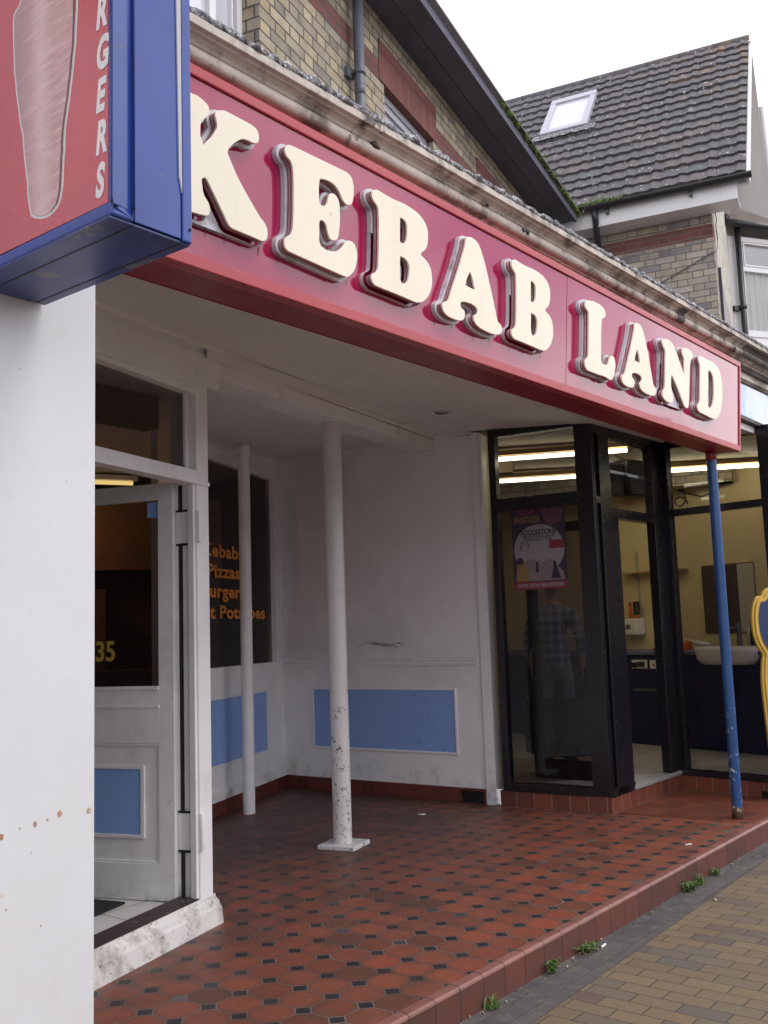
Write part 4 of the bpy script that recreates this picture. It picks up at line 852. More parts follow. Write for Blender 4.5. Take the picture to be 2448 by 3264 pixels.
# counter, basin and fittings
ct = thing('wash_counter', 'dark navy counter with lilac worktop along the yellow wall', 'counter', tuple(CTR(.8, -.2, .13)))
b = MB(); b.box(-2.5, 2.25, -.548, 0, .13, 1.09, CTR); b.build('cabinet', M['navy'], ct)
b = MB(); b.box(-2.5, 2.26, -.548, .03, 1.093, 1.135, CTR); b.build('worktop', M['lilac'], ct, bevel=.006)
b = MB(); b.box(.25, .55, .0, .014, .70, .73, CTR); b.build('handle', M['grey_plastic'], ct, bevel=.004)
def socket(lab, s0, s1, z0, z1, sw):
    o = thing('wall_socket', lab, 'socket', CTR(s0, 0, z0)); MB().box(s0, s1, .001, .010, z0, z1, CTR).build('plate', M['ceramic'], o, bevel=.003)
    for q in sw: MB().box(*q, CTR).build('plug' if q[3] > .03 else 'switch', M['black'] if q[3] > .03 else M['red_plastic'], o, bevel=.002)
socket('white double socket with two black plugs on the navy counter front', .235, .445, .945, 1.04, [(.255, .315, .008, .05, .955, 1.01), (.35, .41, .008, .05, .965, 1.02)])
socket('white cooker switch plate with a small red rocker on the navy counter front', .480, .592, .945, 1.037, [(.522, .545, .008, .016, .97, 1.00)])
ba = thing('basin', 'white ceramic backwash basin set in the navy counter', 'basin', CTR(1.46, .0, 1.0))
b = MB(); V = []; F = []; n = 28
prof = [(.0, 1.0, .55), (.80, 1.0, .60), (.96, 1.05, .8), (1.0, 1.12, 1), (1.02, 1.172, 1.02), (.97, 1.176, .98), (.85, 1.10, .85), (.5, 1.04, .5), (0, 1.03, 0)]
for rr, z, _ in prof:
    for k in range(n):
        a = 2*math.pi*k/n; ca, sa = math.cos(a), math.sin(a)
        V.append(CTR(1.46+.35*rr*math.copysign(abs(ca)**.7, ca), .0+.20*rr*math.copysign(abs(sa)**.8, sa), z))
for i in range(len(prof)-1):
    for k in range(n): F.append((i*n+k, i*n+(k+1) % n, (i+1)*n+(k+1) % n, (i+1)*n+k))
b.raw(V, F, True); b.build('bowl', M['ceramic'], ba)
b = MB(); P = CTR(1.42, -.26, 1.13); b.lathe([(.03, 0), (.028, .06), (.022, .2), (.024, .27), (0, .28)], P, 14); b.tube([(P[0], P[1], P[2]+.22), CTR(1.40, -.12, 1.36)], .014, 10); b.build('tap', M['grey_plastic'], ba)
mi = thing('wall_mirror', 'tall frameless mirror on the yellow wall above the basin', 'mirror', FW(1.15, .01, 1.3))
MB().box(.83, 1.47, .004, .016, 1.30, 2.04, FW).build('mirror_glass', M['mirror'], mi)
MB().box(1.272, 1.465, .0165, .0175, 1.305, 2.03, FW).build('painted_pale_reflection', paint('pale_reflection_paint', (.50, .47, .41), .4, .06), mi)  # pale reflection painted as a flat panel over the mirror
MB().box(.83, 1.20, .017, .018, 1.66, 1.90, FW).box(1.20, 1.27, .017, .018, 1.30, 2.03, FW).box(.83, 1.20, .0165, .0175, 1.30, 2.03, FW).build('painted_dark_reflection', M['dark_counter'], mi)  # dark part of the reflection, painted as boards over the glass
sh = thing('wall_shelf', 'bare wooden shelf on two slotted brackets against the yellow wall', 'shelf', FW(.2, 0, 2.0))
MB().box(-.22, .66, .01, .19, 2.005, 2.027, FW).build('board', M['shelf'], sh, bevel=.002)
for s in (-.045, .503):
    MB().box(s-.011, s+.011, .001, .012, 1.58, 2.27, FW).build('slotted_rail', M['metal'], sh)
    MB().prism([(.012, 2.0), (.17, 2.0), (.012, 1.93)], s-.006, s+.006, lambda d, z, s_: FW(s_, d, z)).build('bracket', M['metal'], sh)
so = tag(MB().lathe([(0, 0), (.035, 0), (.038, .03), (.033, .06), (0, .062)], FW(.30, .10, 2.028), 14).build('jar', M['red_plastic']), 'small red jar alone on the wooden shelf', 'jar')
def bottle(lab, s, d, r, h, m, capm, name='bottle'):
    t = thing(name, lab, 'bottle', CTR(s, d, 1.136)); P = CTR(s, d, 1.136)
    MB().lathe([(0, 0), (r, 0), (r, h*.72), (r*.95, h*.78), (r*.5, h*.80)], P, 16).build('body', m, t)
    MB().lathe([(r*.9, h*.79), (r*.9, h), (0, h)], P, 16).build('cap', capm, t)
cl = thing('paper_dispenser', 'white boxy dispenser with a round dial fixed to the yellow wall', 'dispenser', FW(-.13, .02, 1.3))
MB().box(-.28, .012, .002, .17, 1.30, 1.495, FW).build('case', M['ceramic'], cl, bevel=.02)
MB().tube([FW(-.10, .17, 1.40), FW(-.10, .185, 1.40)], .028, 18).build('dial', M['grey_plastic'], cl)
for lab, s, r, m, c in (('orange spray can standing on the white dispenser', -.115, .022, M['orange_plastic'], M['orange_plastic']), ('black tube with an orange base on the white dispenser', -.025, .034, M['black'], M['orange_plastic'])):
    t = thing('spray_can', lab, 'can', FW(s, .10, 1.496)); P = FW(s, .10, 1.496)
    if 'black' in lab: MB().lathe([(0, .0), (r, .0), (r, .035)], P, 16).build('base', c, t); MB().lathe([(r, .035), (r*1.15, .19), (0, .19)], P, 16).build('body', m, t)
    else: MB().lathe([(0, 0), (r, 0), (r, .13), (r*.6, .145)], P, 16).build('body', m, t); MB().lathe([(r*.85, .14), (r*.85, .185), (0, .187)], P, 16).build('cap', M['red_plastic'], t)
MB_ = MB().tube([CTR(-.02, -.12, 1.14), CTR(-.02, -.12, 1.30), CTR(.0, -.12, 1.36)], [.02, .02, .012], 10)
tag(MB_.build('bottle', M['ceramic']), 'slim white bottle on the worktop under the dispenser', 'bottle')
tag(MB().box(.70, .82, -.30, -.18, 1.136, 1.225, CTR).build('tub', M['orange_plastic'], bevel=.006), 'small orange tub on the worktop left of the basin', 'tub')
tag(MB().tube([CTR(.72, -.30, 1.25), CTR(.98, -.22, 1.20), CTR(1.10, -.22, 1.19)], [.012, .03, .02], 10).build('hair_dryer', M['ceramic']), 'white hair dryer lying on the worktop beside the basin', 'hair dryer')
tag(MB().tube([CTR(.42, -.15, 1.15), CTR(.56, -.13, 1.15)], .018, 10).build('clipper', M['red_plastic']), 'red hair clipper lying on the lilac worktop', 'clipper')
bottle('black bottle behind the basin, right of the tap', 1.52, -.36, .032, .24, M['black'], M['black'])
bottle('thin cream bottle between tap and black bottle', 1.475, -.36, .016, .22, M['paper'], M['paper'])
# fan heater over the door
hx = thing('fan_heater', 'black louvred fan heater hung over the barber door', 'heater', (8.4, 3.62, 2.58))
HT = frame((8.08, 3.86), (8.66, 3.70))
MB().box(.28, .62, -.12, .06, 2.60, 2.94, HT).box(0, .28, -.10, .02, 2.59, 2.90, HT).build('case', M['black'], hx, bevel=.02)
b = MB()
for k in range(13): b.box(.30, .60, .062, .070, 2.625+k*.024, 2.634+k*.024, HT)
b.build('louvres', M['grey_plastic'], hx)
b = MB(); b.tube([HT(.30, 0, 2.94), HT(.18, 0, 2.98), HT(.10, 0, 3.02), HT(.02, 0, 3.07)], .006, 8); b.build('cable', M['black'], hx)
b = MB(); b.tube([FW(.62+.09*math.cos(a*.45)*(1-a*.02), .012, 2.74+.07*math.sin(a*.45)+.006*a) for a in range(20)]+[FW(.9, .012, 2.80), FW(1.05, .012, 2.83)], .010, 6); b.build('wall_cable', M['grey_plastic'], bs)
# poster in the left window
po = thing('circus_poster', 'purple circus poster with white disc reading ADDLESTONE in the dark left window', 'poster', BARL(.42, -.034, 1.74))
PT = lambda x, y, h: BARL(.192+x*.465, -.0275+h, 1.742+y*.685)    # x,y in 0..1
def pq(name, poly, m, h): return MB().raw(*curve_mesh([poly], PT, h, h+.0003)).build(name, m, po)
PUR = paint('poster_purple', (.030, .020, .045), .5, .2); PRED = paint('poster_red', (.20, .025, .035), .5, .1); PGOLD = paint('poster_gold', (.24, .15, .05), .5, .15); PDK = paint('poster_ink', (.02, .02, .045), .5, .1); PPINK = paint('poster_pink', (.20, .155, .16), .5, .15)
bk = MB().box(0, 1, 0, 1, -.0012, 0, PT).build('sheet', PUR, po)
pq('lower_band', [(0, 0), (1, 0), (1, .085), (0, .095)], PRED, .0005)
circ = [(.5+.47*math.cos(a*math.pi/24), .475+.30*math.sin(a*math.pi/24)) for a in range(48)]
PPAP = paint('dimmed_poster_paper', (.27, .25, .28), .6, .08); pq('white_disc', circ, PPAP, .0004)  # poster colours greyed: the dimming of the dark window glass is painted in
pq('pink_blob', [(.04, .10), (.96, .10), (.93, .20), (.70, .36), (.52, .30), (.36, .37), (.20, .33), (.06, .22)], PPINK, .0008)
pq('figure', [(.06, .10), (.30, .10), (.25, .24), (.20, .36), (.12, .37), (.07, .28)], PGOLD, .0012); pq('figure', [(.08, .31), (.17, .30), (.20, .36), (.14, .395), (.08, .37)], PDK, .0015)
pq('figure', [(.70, .12), (.88, .12), (.82, .25), (.80, .33), (.76, .33), (.75, .24)], PDK, .0012); pq('figure', [(.42, .20), (.48, .20), (.47, .33), (.43, .33)], PDK, .0012)
pq('figure', [(.55, .97), (.98, .95), (.96, .80), (.75, .74), (.62, .82)], paint('poster_mauve', (.10, .04, .07), .5, .3), .0006)
pq('red_box', [(.69, .475), (.965, .475), (.965, .575), (.69, .575)], PRED, .001)
for k in range(5): pq('star', [(.36+k*.06+.014*math.cos(i*math.pi/5+.31)*(1 if i % 2 else .45), .757+.010*math.sin(i*math.pi/5+.31)*(1 if i % 2 else .45)) for i in range(10)], PDK, .001)
for body, x, y, sz, m, sxx in (('ADDLESTONE', .50, .650, .092, PDK, 1.0), ('NEW LOCATION: WHITE HART PUB', .50, .612, .042, PDK, .76), ('STATION ROAD - KT15 2AL', .50, .578, .042, PDK, .88), ('3', .16, .485, .080, PDK, 1), ('7', .31, .485, .080, PDK, 1), ('WED   SUN', .235, .555, .026, PDK, 1), ('CIRCUS', .27, .90, .085, PRED, 1.0), ('FANTASIA', .30, .800, .110, PGOLD, .84), ('BOOK NOW: 0844 870 0000', .50, .028, .060, PPAP, 1.0)):
    V, F = text_mesh(body, sz, lambda q, w, h: PT(x+q*1.15, y+w, .0014+h), .0003, .0022 if sz > .05 else .0008, sx=sxx, align='CENTER'); MB().raw(V, F).build('lettering', m, po)
# cut-out board at the right edge
bo = thing('cutout_board', 'tall wavy edged yellow cut-out board beside the barber window, at the right edge', 'board', (8.13, 2.60, 0))
BD = frame((8.045, 2.630), (8.445, 2.258))
OUT = [(-.03, .36), (-.045, .55), (-.055, .75), (-.06, .95), (-.045, 1.10), (-.035, 1.16), (-.07, 1.22), (-.10, 1.32), (-.105, 1.45), (-.085, 1.56), (-.05, 1.62), (-.01, 1.625), (.01, 1.66), (.06, 1.69), (.13, 1.68), (.18, 1.64), (.24, 1.60), (.27, 1.50), (.27, 1.36), (.22, 1.22), (.20, 1.15), (.22, .98), (.24, .7), (.22, .45), (.18, .30), (.12, .25), (.06, .28)]
MB().raw(*curve_mesh([smooth_loop([(s+.12, z) for s, z in OUT], 4)], lambda x, y, h: BD(x, h, y), -.03, .0, 0, .004)).build('edge', M['yellow_edge'], bo)
MB().raw(*curve_mesh([smooth_loop([(s+.12, z) for s, z in OUT], 4)], lambda x, y, h: BD(x, h, y), .0, .014, -.02, .003)).build('raised_edge', M['yellow_edge'], bo)
MB().raw(*curve_mesh([smooth_loop([(s+.12, z) for s, z in OUT], 4)], lambda x, y, h: BD(x, h, y), .014, .017, -.045)).build('face', M['board_blue'], bo)
MB().box(.12, .30, -.25, .12, .0, .05, BD).box(.18, .24, -.05, -.03, .05, .5, BD).build('stand', M['black'], bo)

# person inside
def skin_body(name, joints, edges, mats, matf, parent=None, sub=2):
    me = bpy.data.meshes.new(name); me.from_pydata([j[0] for j in joints], edges, []); o = bpy.data.objects.new(name, me); C.objects.link(o)
    sk = o.modifiers.new('skin', 'SKIN'); 
    if not me.skin_vertices: me.attributes.new('skin', 'FLOAT', 'POINT')
    for i, j in enumerate(joints):
        r = j[1]; me.skin_vertices[0].data[i].radius = r if isinstance(r, tuple) else (r, r); me.skin_vertices[0].data[i].use_root = (i == 0)
    sb = o.modifiers.new('subdivision', 'SUBSURF'); sb.levels = sb.render_levels = sub
    dg = bpy.context.evaluated_depsgraph_get(); m2 = bpy.data.meshes.new_from_object(o.evaluated_get(dg)); bpy.data.objects.remove(o)
    m2.name = name; o = bpy.data.objects.new(name, m2); C.objects.link(o)
    m2.materials.clear()
    for m in mats: m2.materials.append(m)
    for p in m2.polygons: p.use_smooth = True; p.material_index = matf(p.center)
    return o
PX, PY, PZ = 8.22, 4.52, .13
ang = math.atan2(PY, PX)-math.pi/2-.15
def pp(x, y, z): return (PX+x*math.cos(ang)-y*math.sin(ang), PY+x*math.sin(ang)+y*math.cos(ang), PZ+z)   # x right, y away from the viewer
J = [(pp(0, 0, .96), (.155, .11)), (pp(0, 0, 1.12), (.15, .105)), (pp(0, .0, 1.30), (.175, .115)), (pp(0, -.005, 1.43), (.15, .095)), (pp(0, .0, 1.52), (.058, .058)), (pp(0, .02, 1.58), (.062, .065)), (pp(0, .025, 1.66), (.078, .095)), (pp(0, .02, 1.74), (.062, .075)),
     (pp(-.175, -.01, 1.42), .062), (pp(-.25, -.02, 1.18), .050), (pp(-.235, .08, .98), .040), (pp(-.225, .13, .90), .034),
     (pp(.175, -.01, 1.42), .062), (pp(.25, -.02, 1.18), .050), (pp(.235, .09, .98), .040), (pp(.225, .14, .90), .034),
     (pp(-.09, 0, .86), .092), (pp(-.105, .0, .50), .066), (pp(-.11, -.01, .10), .048), (pp(-.12, .13, .035), .042),
     (pp(.09, 0, .86), .092), (pp(.105, .0, .50), .066), (pp(.11, -.01, .10), .048), (pp(.12, .13, .035), .042)]
Ed = [(0, 1), (1, 2), (2, 3), (3, 4), (4, 5), (5, 6), (6, 7), (3, 8), (8, 9), (9, 10), (10, 11), (3, 12), (12, 13), (13, 14), (14, 15), (0, 16), (16, 17), (17, 18), (18, 19), (0, 20), (20, 21), (21, 22), (22, 23)]
def pmat(c):
    z = c.z-PZ
    r = math.hypot(c.x-PX, c.y-PY)
    if z > 1.50: return 2
    if z < .10: return 3
    if r > .20 and z < 1.02 and z > .85: return 2
    return 0 if z > .93 else 1
pe = skin_body('person', J, Ed, [M['plaid'], M['trousers'], M['skin'], M['black']], pmat)
tag(pe, 'person in plaid shirt and grey trousers, back turned, standing behind the dark left window', 'person')
hr = MB(); q = pp(0, .012, 1.70)
V = []; F = []
for i in range(9):
    t = math.pi*(.0+.62*i/8)
    for k in range(20):
        a = 2*math.pi*k/20; dd = .0 if i < 6 else -.01
        V.append(pp((.092+dd)*math.sin(t)*math.cos(a), .012+(.108+dd)*math.sin(t)*math.sin(a), 1.695+.118*math.cos(t)))
for i in range(8):
    for k in range(20): F.append((i*20+k, i*20+(k+1) % 20, (i+1)*20+(k+1) % 20, (i+1)*20+k))
hr.raw(V, F, True).build('hair', M['hair'], pe)
for sgn in (-1, 1):
    b = MB()
    for k in range(5):
        x0 = sgn*.225; base = pp(x0+(k-1.5)*.018*sgn*-1*.6, .135+.005*k, .89)
        if k == 4: b.tube([pp(x0-.02*sgn, .15, .90), pp(x0-.045*sgn, .17, .875), pp(x0-.05*sgn, .18, .85)], [.011, .010, .007], 8)
        else:
            l = (.07, .082, .078, .06)[k]; y0 = .115+k*.017
            b.tube([pp(x0, y0, .895), pp(x0+.004*sgn, y0+.01, .895-l*.5), pp(x0-.004*sgn, y0+.022, .895-l)], [.011, .010, .007], 8)
    b.build('hand', M['skin'], pe)
# dark tub chair in front of the person
ch = thing('tub_chair', 'round black leather chair low inside the dark left window', 'chair', (7.86, 4.25, .13))
cx_, cy_ = 7.86, 4.25; fa = ang-math.pi/2
b = MB(); b.lathe([(.0, .20), (.28, .20), (.31, .24), (.31, .36), (.28, .40), (0, .41)], (cx_, cy_, .13), 28); b.build('seat', M['leather'], ch)
b = MB(); b.lathe([(.29, .20), (.35, .22), (.37, .45), (.36, .66), (.33, .70), (.30, .66), (.29, .40), (.29, .20)], (cx_, cy_, .13), 28, fa-2.1, fa+2.1); b.build('backrest', M['leather'], ch)
b = MB(); b.lathe([(0, .20), (.035, .20), (.035, .03), (.25, .02), (.26, 0), (0, 0)], (cx_, cy_, .13), 24); b.build('base', M['metal'], ch)

# ------------------------------------------------------------------ neighbouring house
nh = thing('brick_house', 'pale brick house with grey tiled roof, skylight and bay window', 'house', (10.35, 3.47, 3))
b = MB(); b.box(0, 5.5, 0, .22, 2.9, 6.02, H2S); b.build('side_wall', M['brick2'], nh)
b = MB(); b.prism([(.006, 2.9), (5.0, 2.9), (5.0, 6.0), (2.5, 8.75), (.006, 6.0)], -.22, -.002, lambda s, z, d: H2F(s, d, z)); b.build('front_wall', M['brick_white'], nh)
EV = C0-.30*E1-.40*E2; PT_ = math.radians(47.8)
ez = 6.115; cosp, sinp = math.cos(PT_), math.sin(PT_); SL = 4.155
def RF(v, u, h):      # v along eave away from street, u up the slope, h proud of the slope
    p = EV+E2*v+E1*(u*cosp-h*sinp); return (p.x, p.y, ez+u*sinp+h*cosp)
b = MB(); nr = 17; ph_ = SL/nr; tw = .30; nv_ = 19; V = []; F = []
def wave(f): return .020*math.exp(-((f-.22)/.13)**2)+.012*math.exp(-((f-.75)/.2)**2)
random.seed(9)
for r in range(nr):
    for k in range(nv_):
        jit = random.gauss(0, .003); seg = 8; rows = []
        for uu, hh in ((r*ph_-.012, .002), (r*ph_-.012+jit, .036), (r*ph_+ph_+.01, .004)):
            rows.append([RF((k+q/seg)*tw, uu, hh+wave(q/seg)+(jit*.6)) for q in range(seg+1)])
        for a in range(2):
            for q in range(seg):
                b.face([rows[a][q], rows[a][q+1], rows[a+1][q+1], rows[a+1][q]], True, 0, [(k+.5, r+.5)]*4)
rf = b.build('roof', M['roof'], nh, fixn=False)
b = MB(); far = lambda v, u: tuple(Vector(RF(v, SL, 0))+Vector((E1.x*u*cosp, E1.y*u*cosp, -u*sinp)))
b.raw([far(0, 0), far(5.7, 0), far(5.7, SL), far(0, SL), RF(0, 0, -.02), RF(5.7, 0, -.02), RF(5.7, SL, -.02), RF(0, SL, -.02)], [(0, 1, 2, 3), (4, 5, 6, 7)]); b.build('roof_deck', M['slate'], nh, fixn=False)
b = MB()
for k in range(13): b.tube([RF(k*.45-.01, SL+.02, -.02), RF(k*.45+.455, SL+.02, -.02)], .075, 14)
b.build('ridge_tiles', M['roof'], rf)
# verge boards at the gable
b = MB()
def VG(off0, off1, u0, u1, h0, h1):
    for side in (0, 1):
        P = []
        for off in (off0, off1):
            for u in (u0, u1):
                for h in (h0, h1):
                    if side == 0: P.append(RF(off, u, h))
                    else:
                        q = RF(off, u, h); s = (Vector(q[:2])-EV).dot(E1); ss = 2*SL*cosp-s; p = Vector(q[:2])+E1*(ss-s); P.append((p.x, p.y, q[2]))
        b.raw(P, [(0, 1, 3, 2), (4, 6, 7, 5), (0, 4, 5, 1), (2, 3, 7, 6), (0, 2, 6, 4), (1, 5, 7, 3)])
VG(-.03, .0, -.02, SL, -.13, -.012); b.build('bargeboard', M['upvc'], nh)
b = MB(); VG(.0, .40, -.02, SL, -.13, -.10); b.build('verge_soffit', M['ceiling'], nh)
b = MB(); b.tube([far(-.06, .9), far(-.06, SL+.25)], .035, 12); b.build('verge_pipe', M['upvc'], nh)
# fascia board, soffit, gutter
b = MB(); FS = lambda v, d, z: tuple((EV+E2*v+E1*d).to_3d()+Vector((0, 0, z)))
b.box(.10, 5.5, .02, .045, 5.865, 6.075, FS); b.box(.10, 5.5, .045, .31, 5.865, 5.885, FS); b.build('fascia_board', M['upvc'], nh)
g_ = MB(); pr = [(-.055*math.cos(a), -.055*math.sin(a)) for a in [math.pi*k/10 for k in range(11)]]; pr = [(x-.045, z+6.085) for x, z in pr]
pr += [(x*.9+(-.045)*.1, (z-6.085)*.9+6.085) for x, z in pr[::-1]]
g_.ext([(x, z) for x, z in pr], -.06, 5.5, lambda a, x, z: FS(a, x, z)); gu = g_.build('gutter', M['black_pipe'], nh)
for k in range(6): MB().box(.55+k*.9, .58+k*.9, -.03, .02, 5.98, 6.07, FS).build('gutter_bracket', M['black_pipe'], gu)
b = MB(); b.tube([FS(1.60, -.045, 6.04), FS(1.60, -.03, 5.93), FS(1.64, .20, 5.75), FS(1.64, .24, 5.6), FS(1.64, .24, 3.5)], .036, 14); b.build('downpipe', M['black_pipe'], nh)
random.seed(21)
b = MB()
for k in range(330):
    v = 1.28+.55*random.random(); w = 1-abs((v-1.55)/.30)*.55; d = -.045+random.gauss(0, .035); P = FS(v, d, 6.06); h = (.05+.09*random.random())*w; dx = random.gauss(0, .04); dy = random.gauss(0, .04)
    b.face([(P[0]-.006, P[1], P[2]), (P[0]+.006, P[1]+.004, P[2]), (P[0]+dx*.5+.004, P[1]+dy*.5, P[2]+h*.7), (P[0]+dx, P[1]+dy-.01, P[2]+h-.03*random.random())])
b.build('gutter_grass', M['moss'], nh, fixn=False)
# valley flashing scrap between the roofs
MB().box(1.75, 2.7, -.24, -.09, 5.98, 6.03, FS).build('valley_gutter', M['black_pipe'], nh)
b = MB(); b.raw([FS(1.70, -.05, 6.09), FS(1.80, -.20, 6.05), FS(2.3, -.25, 6.05), FS(2.2, .0, 6.13)], [(0, 1, 2, 3)]); b.build('valley_flashing', M['lead'], nh, fixn=False)
# skylight
KV = lambda v, u, h: RF(v, u, h)
b = MB()
for v0, v1, u0, u1, h1 in ((1.965, 2.60, 2.36, 2.45, .085), (1.965, 2.60, 3.38, 3.52, .09), (1.965, 2.045, 2.45, 3.38, .085), (2.52, 2.60, 2.45, 3.38, .085)): b.box(v0, v1, u0, u1, -.02, h1, KV)
sk = b.build('skylight', M['upvc_grey'], nh, bevel=.006)
MB().box(2.045, 2.52, 2.45, 3.38, .0, .06, KV).build('skylight_pane', M['sky_glass'], sk)
b = MB(); n = 16
V = [KV(1.85+.85*i/n, u, .055+wave((1.85+.85*i/n)/tw % 1)) for u in (2.36, 2.20) for i in range(n+1)]
b.raw(V, [(i, i+1, n+2+i, n+1+i) for i in range(n)], True).build('apron_flashing', M['lead'], sk)
# bay window
t0 = 1.75; BA = C0+E1*t0; BB_ = BA+(E1-E2).normalized()*.85; BC = BB_+E1*1.5
BY1 = frame(BA, BB_); BY2 = frame(BB_, BC); b = MB()
for T, w in ((BY1, .85), (BY2, 1.5)): b.box(0, w, -.1, 0, 2.9, 4.95, T); b.box(0, .155, -.1, 0, 4.95, 6.25, T); b.box(w-.1, w, -.1, 0, 4.95, 6.25, T)
by = b.build('bay', M['upvc'], nh)
f = MB()
for T, w in ((BY1, .85), (BY2, 1.5)):
    for s0, s1, z0, z1 in ((.155, .205, 4.95, 6.25), (w-.145, w-.1, 4.95, 6.25), (.205, w-.145, 6.19, 6.25), (.205, w-.145, 5.80, 5.86), (.205, w-.145, 4.95, 5.03)): f.box(s0, s1, -.07, .012, z0, z1, T)
    f.box(.215, w-.155, -.05, .018, 5.865, 5.885, T); f.box(.215, w-.155, -.05, .018, 6.16, 6.18, T); f.box(.215, .232, -.05, .018, 5.885, 6.16, T)
bw_ = f.build('bay_frame', M['upvc'], nh, bevel=.004)
for T, w in ((BY1, .85), (BY2, 1.5)):
    MB().face([T(.17, -.02, 5.0), T(w-.12, -.02, 5.0), T(w-.12, -.02, 6.2), T(.17, -.02, 6.2)]).build('pane', M['glass_clear'], bw_, fixn=False)
    n = 60; V = [T(.14+(w-.24)*i/n, -.065-.012*math.sin(i*1.25)-.008*math.sin(i*.53+1), z) for z in (4.9, 5.82) for i in range(n+1)]
    MB().raw(V, [(i, i+1, n+2+i, n+1+i) for i in range(n)], True).build('net_curtain', M['curtain'], bw_, fixn=False)
    MB().box(.17, w-.11, -.045, -.028, 5.86, 6.2, T).build('blind', M['upvc'], bw_)
rb = MB(); off = .14
q0 = BA-Vector((E1.x, E1.y))*.18; q1 = BB_+(-E2-E1*.35)*off; q2 = BC+(-E2)*off; a0 = (q0.x, q0.y, 6.41); a1 = (q1.x, q1.y, 6.41); a2 = (q2.x, q2.y, 6.41)
h0 = C0+E1*2.0; h1 = C0+E1*3.8
c0_ = (h0.x, h0.y, 6.76); c1_ = (h1.x, h1.y, 6.76)
rb.raw([a0, a1, c0_], [(0, 1, 2)]); rb.raw([a1, a2, c1_, c0_], [(0, 1, 2, 3)]); br = rb.build('bay_roof', M['slate'], nh, fixn=False)
b = MB(); b.tube([a0, c0_], [.06, .045], 10); b.build('hip_flashing', M['lead'], br)
b = MB(); b.tube([c0_, c1_], .06, 12); b.build('hip_ridge', M['slate'], br)
b = MB(); b.tube([(a0[0], a0[1], 6.36), (a1[0], a1[1], 6.36), (a2[0], a2[1], 6.36)], .045, 12); b.build('bay_gutter', M['black_pipe'], br)
for s, r in ((.105, .038),):
    b = MB(); b.tube([BY1(s, .06, 6.34), BY1(s, .06, 3.2)], r, 14); b.tube([BY1(s, .06, 5.28), BY1(s, .06, 5.33)], r+.008, 14); b.box(s-.12, s-.03, 0, .05, 5.26, 5.32, BY1); b.build('bay_downpipe', M['black_pipe'], nh)
b = MB(); b.prism([(.27, 3.4), (1.6, 3.4), (1.5, 4.75), (1.1, 5.02), (.6, 5.22), (.27, 5.30)], 0, .012, lambda s, z, d: H2F(s, d, z)); b.build('felt_patch', paint('pink_grey_felt', (.36, .33, .35), .8, .2), nh)
b = MB(); b.box(.24, .275, .0, .03, 3.3, 5.33, H2F); b.build('patch_batten', M['black_pipe'], nh)
b = MB(); pts = [H2F(.16, .02, 5.98), H2F(.18, .03, 5.86), H2F(.15, .02, 5.78), H2F(.14, .03, 5.62), H2F(.10, .02, 5.50), H2F(.03, .02, 5.44), H2S(.02, -.02, 5.42), H2S(.4, -.012, 5.26), H2S(.9, -.012, 5.05), H2S(1.5, -.012, 4.9)]
b.tube(pts, .006, 6); b.build('cable', M['grey_plastic'], nh)

# ------------------------------------------------------------------ across the street: unseen shops added to block low sky, houses reflected in the sign
random.seed(4)
tx = -26
for k in range(7):
    w = 8.0; hh = 3.8+random.random()*.35; lab = ['far left', 'left', 'left of centre', 'middle', 'right of centre', 'right', 'far right'][k]
    t = thing('added_shop_building', 'unseen flat roofed shop added across the street to block low sky, %s of the row' % lab, 'building', (tx+w/2, -11, 0), 'added shops blocking the low sky')
    MB().box(tx, tx+w, -19, -11, -.14, hh).build('wall', M['brick_far'], t)
    MB().box(tx+.4, tx+w-.4, -11, -10.9, 2.6, 3.3).build('fascia', M['white'] if k % 2 else M['blue_gloss'], t)
    MB().box(tx+.5, tx+w-.5, -11, -10.96, .3, 2.5).build('shop_pane', M['sky_glass'], t)
    tx += w
tx = 33
for k in range(5):
    w = 6.5+random.random()*2; hh = 4.9+random.random()*.6; lab = ['nearest', 'second', 'third', 'fourth', 'farthest'][k]
    t = thing('terraced_house', 'gabled brick house across the street, %s along the row' % lab, 'house', (tx+w/2, -11, 0), 'houses across the street')
    rz = 1.9+random.random()*.6
    MB().prism([(tx, -.14), (tx+w, -.14), (tx+w, hh), (tx+w/2, hh+rz), (tx, hh)], -18, -11, lambda x, z, y: (x, y, z)).build('wall', M['brick_far'], t)
    rr = MB()
    for sg in (-1, 1):
        e = tx+w/2+sg*(w/2+.3); ze = hh-.3*rz/(w/2)
        rr.raw([(tx+w/2, -10.7, hh+rz+.12), (e, -10.7, ze+.12), (e, -18.2, ze+.12), (tx+w/2, -18.2, hh+rz+.12), (tx+w/2, -10.7, hh+rz), (e, -10.7, ze), (e, -18.2, ze), (tx+w/2, -18.2, hh+rz)], [(0, 1, 2, 3), (4, 7, 6, 5), (0, 4, 5, 1), (1, 5, 6, 2)])
    rr.build('roof', M['slate'], t)
    for xx in (tx+w*.25, tx+w*.72):
        for z0 in (.9, 3.4):
            wf = MB().box(xx-.6, xx+.6, -11, -10.95, z0-.08, z0+1.5).build('window', M['upvc'], t); MB().box(xx-.5, xx+.5, -10.96, -10.94, z0, z0+1.4).build('pane', M['sky_glass'], wf)
    tx += w+.25

